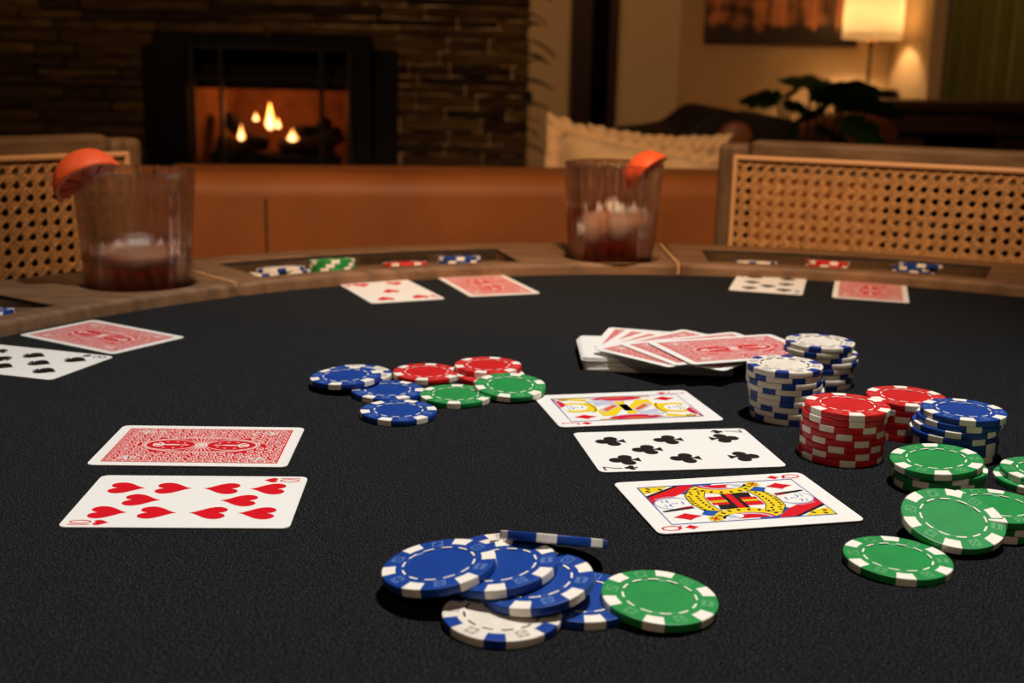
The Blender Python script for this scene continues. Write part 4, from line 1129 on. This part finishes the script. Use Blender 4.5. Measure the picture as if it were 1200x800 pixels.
        P(ell(18.8, 30, 1.6, 2.6, 12), Go, 1.8); Ln(ell(18.8, 30, 1.6, 2.6, 14), .4, Bk, 2.2, True)
        Ln([(20.9, 14), (20.9, 35)], .9, Go, 2)
    P_.half_turn()
    Ln([(-hx, -hy), (hx, -hy), (hx, hy), (-hx, hy), (-hx, -hy)], .6, Bl, 5)
    return P_.mesh('court_picture')
court_me = {'Q': court('Q'), 'J': court('J')}

def card(label, x, y, up_deg, face, z=0.0003, tilt=(0, 0), group=None):
    """up_deg: direction of the card's upper end on the table"""
    o = obj('playing_card', card_me, None, None)
    o.matrix_world = Matrix.Translation((x, y, TZ + z)) @ Matrix.Rotation(radians(up_deg - 90), 4, 'Z') @ Matrix.Rotation(radians(tilt[0]), 4, 'X') @ Matrix.Rotation(radians(tilt[1]), 4, 'Y')
    tag(o, label, 'card', group)
    if face == 'back':
        obj('back_print', back_me, None, o)
    elif face:
        rank, suit = face
        for s in (0, 1):
            rz = pi*s; sg = -1 if s else 1
            obj('index', glyph(rank, suit_col[suit]), None, o, (sg*(-KW/2+0.0048), sg*(KH/2-0.0072), 0), (0, 0, rz))
            obj('pip', pip_mesh(suit, 6.2), None, o, (sg*(-KW/2+0.0048), sg*(KH/2-0.0155), 0), (0, 0, rz))
        if rank in 'QJ': obj('court_picture', court_me[rank], None, o)
        else:
            for (qx, qy) in LAY[rank]:
                obj('pip', pip_mesh(suit, 15.2), None, o, (qx*0.0142, qy*0.0292, 0), (0, 0, pi if qy < -0.01 else 0))
    return o
dg = math.degrees
G = 'cards dealt on the felt'
card('ten of hearts lying face up at the left front', -0.1308, 0.4670, dg(.0463), ('10', 'heart'), group=G)
card('red patterned card face down just behind the ten of hearts', -0.1451, 0.5397, dg(.0357), 'back', group=G)
card('jack of diamonds face up, furthest of the three middle cards', 0.0619, 0.6211, dg(.2236), ('J', 'diamond'), group=G)
card('seven of clubs face up between the jack and the queen', 0.0799, 0.5510, 180 + dg(.1652), ('7', 'club'), group=G)
card('queen of diamonds face up, nearest of the three middle cards', 0.0957, 0.4805, dg(.2294), ('Q', 'diamond'), 0.0006, group=G)
card('five of hearts face up near the middle chip tray', -0.0983, 0.9444, dg(-1.1386), ('5', 'heart'), group=G)
card('red patterned card face down beside the five of hearts', -0.0216, 0.9803, -69.4, 'back', group=G)
card('seven of spades face up near the right chip tray', 0.2198, 1.0195, 254.4, ('7', 'spade'), group=G)
card('red patterned card face down beside the seven of spades', 0.3002, 0.9958, 74.0, 'back', group=G)
card('red patterned card face down at the left edge near the rim', -0.2666, 0.7617, -31.2, 'back', group=G)
card('eight of spades face up, cut off by the left edge', -0.2920, 0.6914, -16.6, ('8', 'spade'), group=G)
# ---- the loose deck
GD = 'cards of the loose deck'
c0 = T(683, 434, 0); rnd = random.Random(3)
ND = 17
for i in range(ND):
    up = -4 + rnd.uniform(-2.0, 2.0) + (i*0.25)
    ax, ay = cos(radians(up)), sin(radians(up))
    cx_ = c0.x + 0.0445*ax - 0.030*ay*1 + rnd.uniform(-.0012, .0012); cy_ = c0.y + 0.0445*ay + 0.030*ax + rnd.uniform(-.001, .001)
    card('white edged card in the lower block of the loose deck, only its edge showing', cx_, cy_, up, None, 0.0002 + i*0.00047, group=GD)
zt = 0.0002 + ND*0.00047
def deck_card(label, pa, pb, k, lift=0.0):
    """pa, pb: pixels of the far and near left corners of the short side"""
    h = zt + k*0.00075
    a_, b_ = T(*pa, h), T(*pb, h); d = (b_ - a_); s_ = atan2(d.y, d.x); up = s_ + pi/2
    m_ = (a_ + b_)/2; c_ = m_ + Vector((cos(up), sin(up), 0))*KH/2
    card(label, c_.x, c_.y, dg(up), 'back', h, (0, 0), GD)
deck_card('face down deck card with its far left corner highest in the picture', (712, 386), (696, 404), 0)
deck_card('second face down card at the back of the deck fan', (735, 386), (700, 408), 1)
deck_card('third face down card at the back of the deck fan', (764, 387), (690, 409), 2)
deck_card('face down deck card forming the left point of the fan', (694, 409), (784, 431), 4)
deck_card('face down deck card two below the top one', (722, 402), (795, 430), 5)
deck_card('top face down card of the loose deck, its back fully visible', (753, 399), (816, 430), 6.5)

# ================================================================== DRINKS
def tumbler(label, c, twist, fillh, group):
    R0, R1, HG = 0.0355, 0.0430, 0.100
    def ro(z_): t = z_/HG; return R0 + (R1-R0)*t**0.8
    vs_, fs = [], []; n_ = 120; nz = 26; ribs = 20
    rings = []
    for k in range(nz+1):                     # outside
        z_ = HG*k/nz; amp = 0.0021*min(1, max(0, (z_-0.008)/0.02))
        if k == 0: rings.append([(ro(0)-0.002, 0.0, i) for i in range(n_)]); rings.append([(ro(0.002), 0.002, i) for i in range(n_)]); continue
        rings.append([(ro(z_) + amp*sin(ribs*(2*pi*i/n_) + twist*z_/HG), z_, i) for i in range(n_)])
    rings.append([(R1-0.0010, HG+0.0008, i) for i in range(n_)])
    for k in range(nz, 2, -1):                # inside
        z_ = HG*k/nz
        rings.append([(ro(z_) - 0.0030 + 0.0002*sin(ribs*(2*pi*i/n_) + twist*z_/HG), z_, i) for i in range(n_)])
    rings.append([(ro(0.009)-0.006, 0.0085, i) for i in range(n_)])
    for rg in rings:
        for (r_, z_, i) in rg: vs_.append((r_*cos(2*pi*i/n_), r_*sin(2*pi*i/n_), z_))
    m_ = len(rings)
    for k in range(m_-1):
        for i in range(n_):
            j = (i+1) % n_; fs.append((k*n_+i, k*n_+j, (k+1)*n_+j, (k+1)*n_+i))
    fs.append(tuple(range(n_))[::-1]); fs.append(tuple((m_-1)*n_+i for i in range(n_)))
    g = obj('cocktail_glass', mesh('cocktail_glass', vs_, fs, True), 'glass', None, c); tag(g, label[0], 'glass', group)
    ri = lambda z_: ro(z_) - 0.0030 - 0.0006
    pf = [(0, 0.0095), (ri(0.01)-0.004, 0.0095)] + [(ri(z_), z_) for z_ in [0.014 + (fillh-0.014)*q/8 for q in range(9)]] + [(0, fillh)]
    l_ = obj('drink', lathe('drink', pf, 64), 'amber', None, c); tag(l_, label[1], 'drink', 'drinks in the glasses')
    return R1, HG
def ice_ball(name, label, c, r_, sc, rot=0):
    bm = bmesh.new(); bmesh.ops.create_icosphere(bm, subdivisions=3, radius=r_)
    for v in bm.verts:
        v.co *= 1 + 0.035*sin(v.co.x*230 + 1) + 0.03*sin(v.co.y*190) + 0.02*sin(v.co.z*260)
        v.co.x *= sc[0]; v.co.y *= sc[1]; v.co.z *= sc[2]
    o = obj(name, bm_mesh(name, bm, True), 'ice', None, c, (0, 0, rot)); tag(o, label, 'ice', 'ice in the drinks'); return o
def citrus(label, c, r_, xdir, zdir, half):
    """wedge of a fruit: tips along local x, rounded peel towards local z, two cut faces"""
    o = thing('citrus_slice', label, 'citrus slice', c, 0, 'citrus garnishes on the glasses')
    X_ = Vector(xdir).normalized(); Z_ = Vector(zdir); Z_ = (Z_ - X_*Z_.dot(X_)).normalized(); Y_ = Z_.cross(X_)
    o.matrix_world = Matrix.Translation(c) @ Matrix((X_, Y_, Z_)).transposed().to_4x4()
    def lune(name, r0, r1, hw_, mt):
        n_, m_ = 20, 8; vs_, fs = [], []
        for rr in (r0, r1):
            for i in range(n_+1):
                t = pi*i/n_
                for j in range(m_+1):
                    f_ = -hw_ + 2*hw_*j/m_
                    vs_.append((rr*cos(t), rr*sin(t)*sin(f_), rr*sin(t)*cos(f_)))
        k = (n_+1)*(m_+1)
        for i in range(n_):
            for j in range(m_):
                a_, b_, c_, d_ = i*(m_+1)+j, (i+1)*(m_+1)+j, (i+1)*(m_+1)+j+1, i*(m_+1)+j+1
                fs.append((k+a_, k+b_, k+c_, k+d_)); fs.append((d_, c_, b_, a_))
            for j in (0, m_):
                a_, b_ = i*(m_+1)+j, (i+1)*(m_+1)+j; fs.append((a_, b_, k+b_, k+a_))
        return obj(name, mesh(name, vs_, fs, True), mt, o)
    lune('peel', r_*0.95, r_, half, 'citrus_peel')
    lune('pith', r_*0.88, r_*0.95, half*0.99, 'citrus_pith')
    for k in range(5):
        n_ = 6; a0, a1 = pi*k/5 + 0.04, pi*(k+1)/5 - 0.04; vs_, fs = [], []
        for f_ in (-half*0.96, half*0.96):
            for (q, aa) in [(0.10, (a0+a1)/2)] + [(0.88, a0 + (a1-a0)*i/n_) for i in range(n_+1)]:
                vs_.append((r_*q*cos(aa), r_*q*sin(aa)*sin(f_), r_*q*sin(aa)*cos(f_)))
        m_ = n_+2
        fs = [tuple(range(m_)), tuple(range(2*m_-1, m_-1, -1))] + [(i, i+m_, (i+1) % m_+m_, (i+1) % m_) for i in range(m_)]
        obj('segment', mesh('segment', vs_, fs), 'citrus_flesh', o)
    return o
cupz = TZ + RT - 0.016 + 0.0005
def cup_xy(i): 
    x, y = polar(CUPRR, angs[i] - 8.3); return Vector((TC.x + x, TC.y + y, 0))
# left glass stands in the cup hole of the third seat, right glass in that of the second
gl = Vector((gl.x, gl.y, cupz))
tumbler(('large ribbed tumbler with one big ice ball at the left', 'amber drink in the left tumbler with one big ice ball'), gl, 1.6, 0.046, 'ribbed cocktail tumblers')
ice_ball('ice_ball', 'single big ice ball floating in the left drink', gl + Vector((0, -0.001, 0.0365)), 0.030, (0.98, 0.98, 0.36))
gr_ = Vector((gr_.x, gr_.y, cupz))
tumbler(('ribbed tumbler with several ice lumps at the centre back', 'amber drink in the back tumbler with several ice lumps'), gr_, 2.2, 0.058, 'ribbed cocktail tumblers')
for (dx_, dy_, dz_, r_, lb_) in ((-0.018, -0.012, 0.042, 0.0155, 'left ice lump in the back tumbler'), (0.004, -0.020, 0.046, 0.0145, 'middle ice lump in the back tumbler, nearest the viewer'), (0.020, -0.008, 0.049, 0.0145, 'right ice lump in the back tumbler'), (0.002, 0.014, 0.050, 0.015, 'rear ice lump in the back tumbler')):
    ice_ball('ice_lump', lb_, gr_ + Vector((dx_, dy_, dz_)), r_, (1, 1, 0.95), dx_*60)
q = B(106, 216, gl.y - 0.020)
citrus('orange citrus slice hooked on the rim of the left tumbler', q, 0.0265, (0.84, 0.0, 0.52), (-0.42, -0.45, 0.62), radians(34))
q = B(761, 205, gr_.y - 0.018)
citrus('orange citrus slice tucked into the rim of the back tumbler', q, 0.0215, (0.74, 0.1, 0.66), (-0.5, -0.5, 0.55), radians(32))
print('stones', nst)
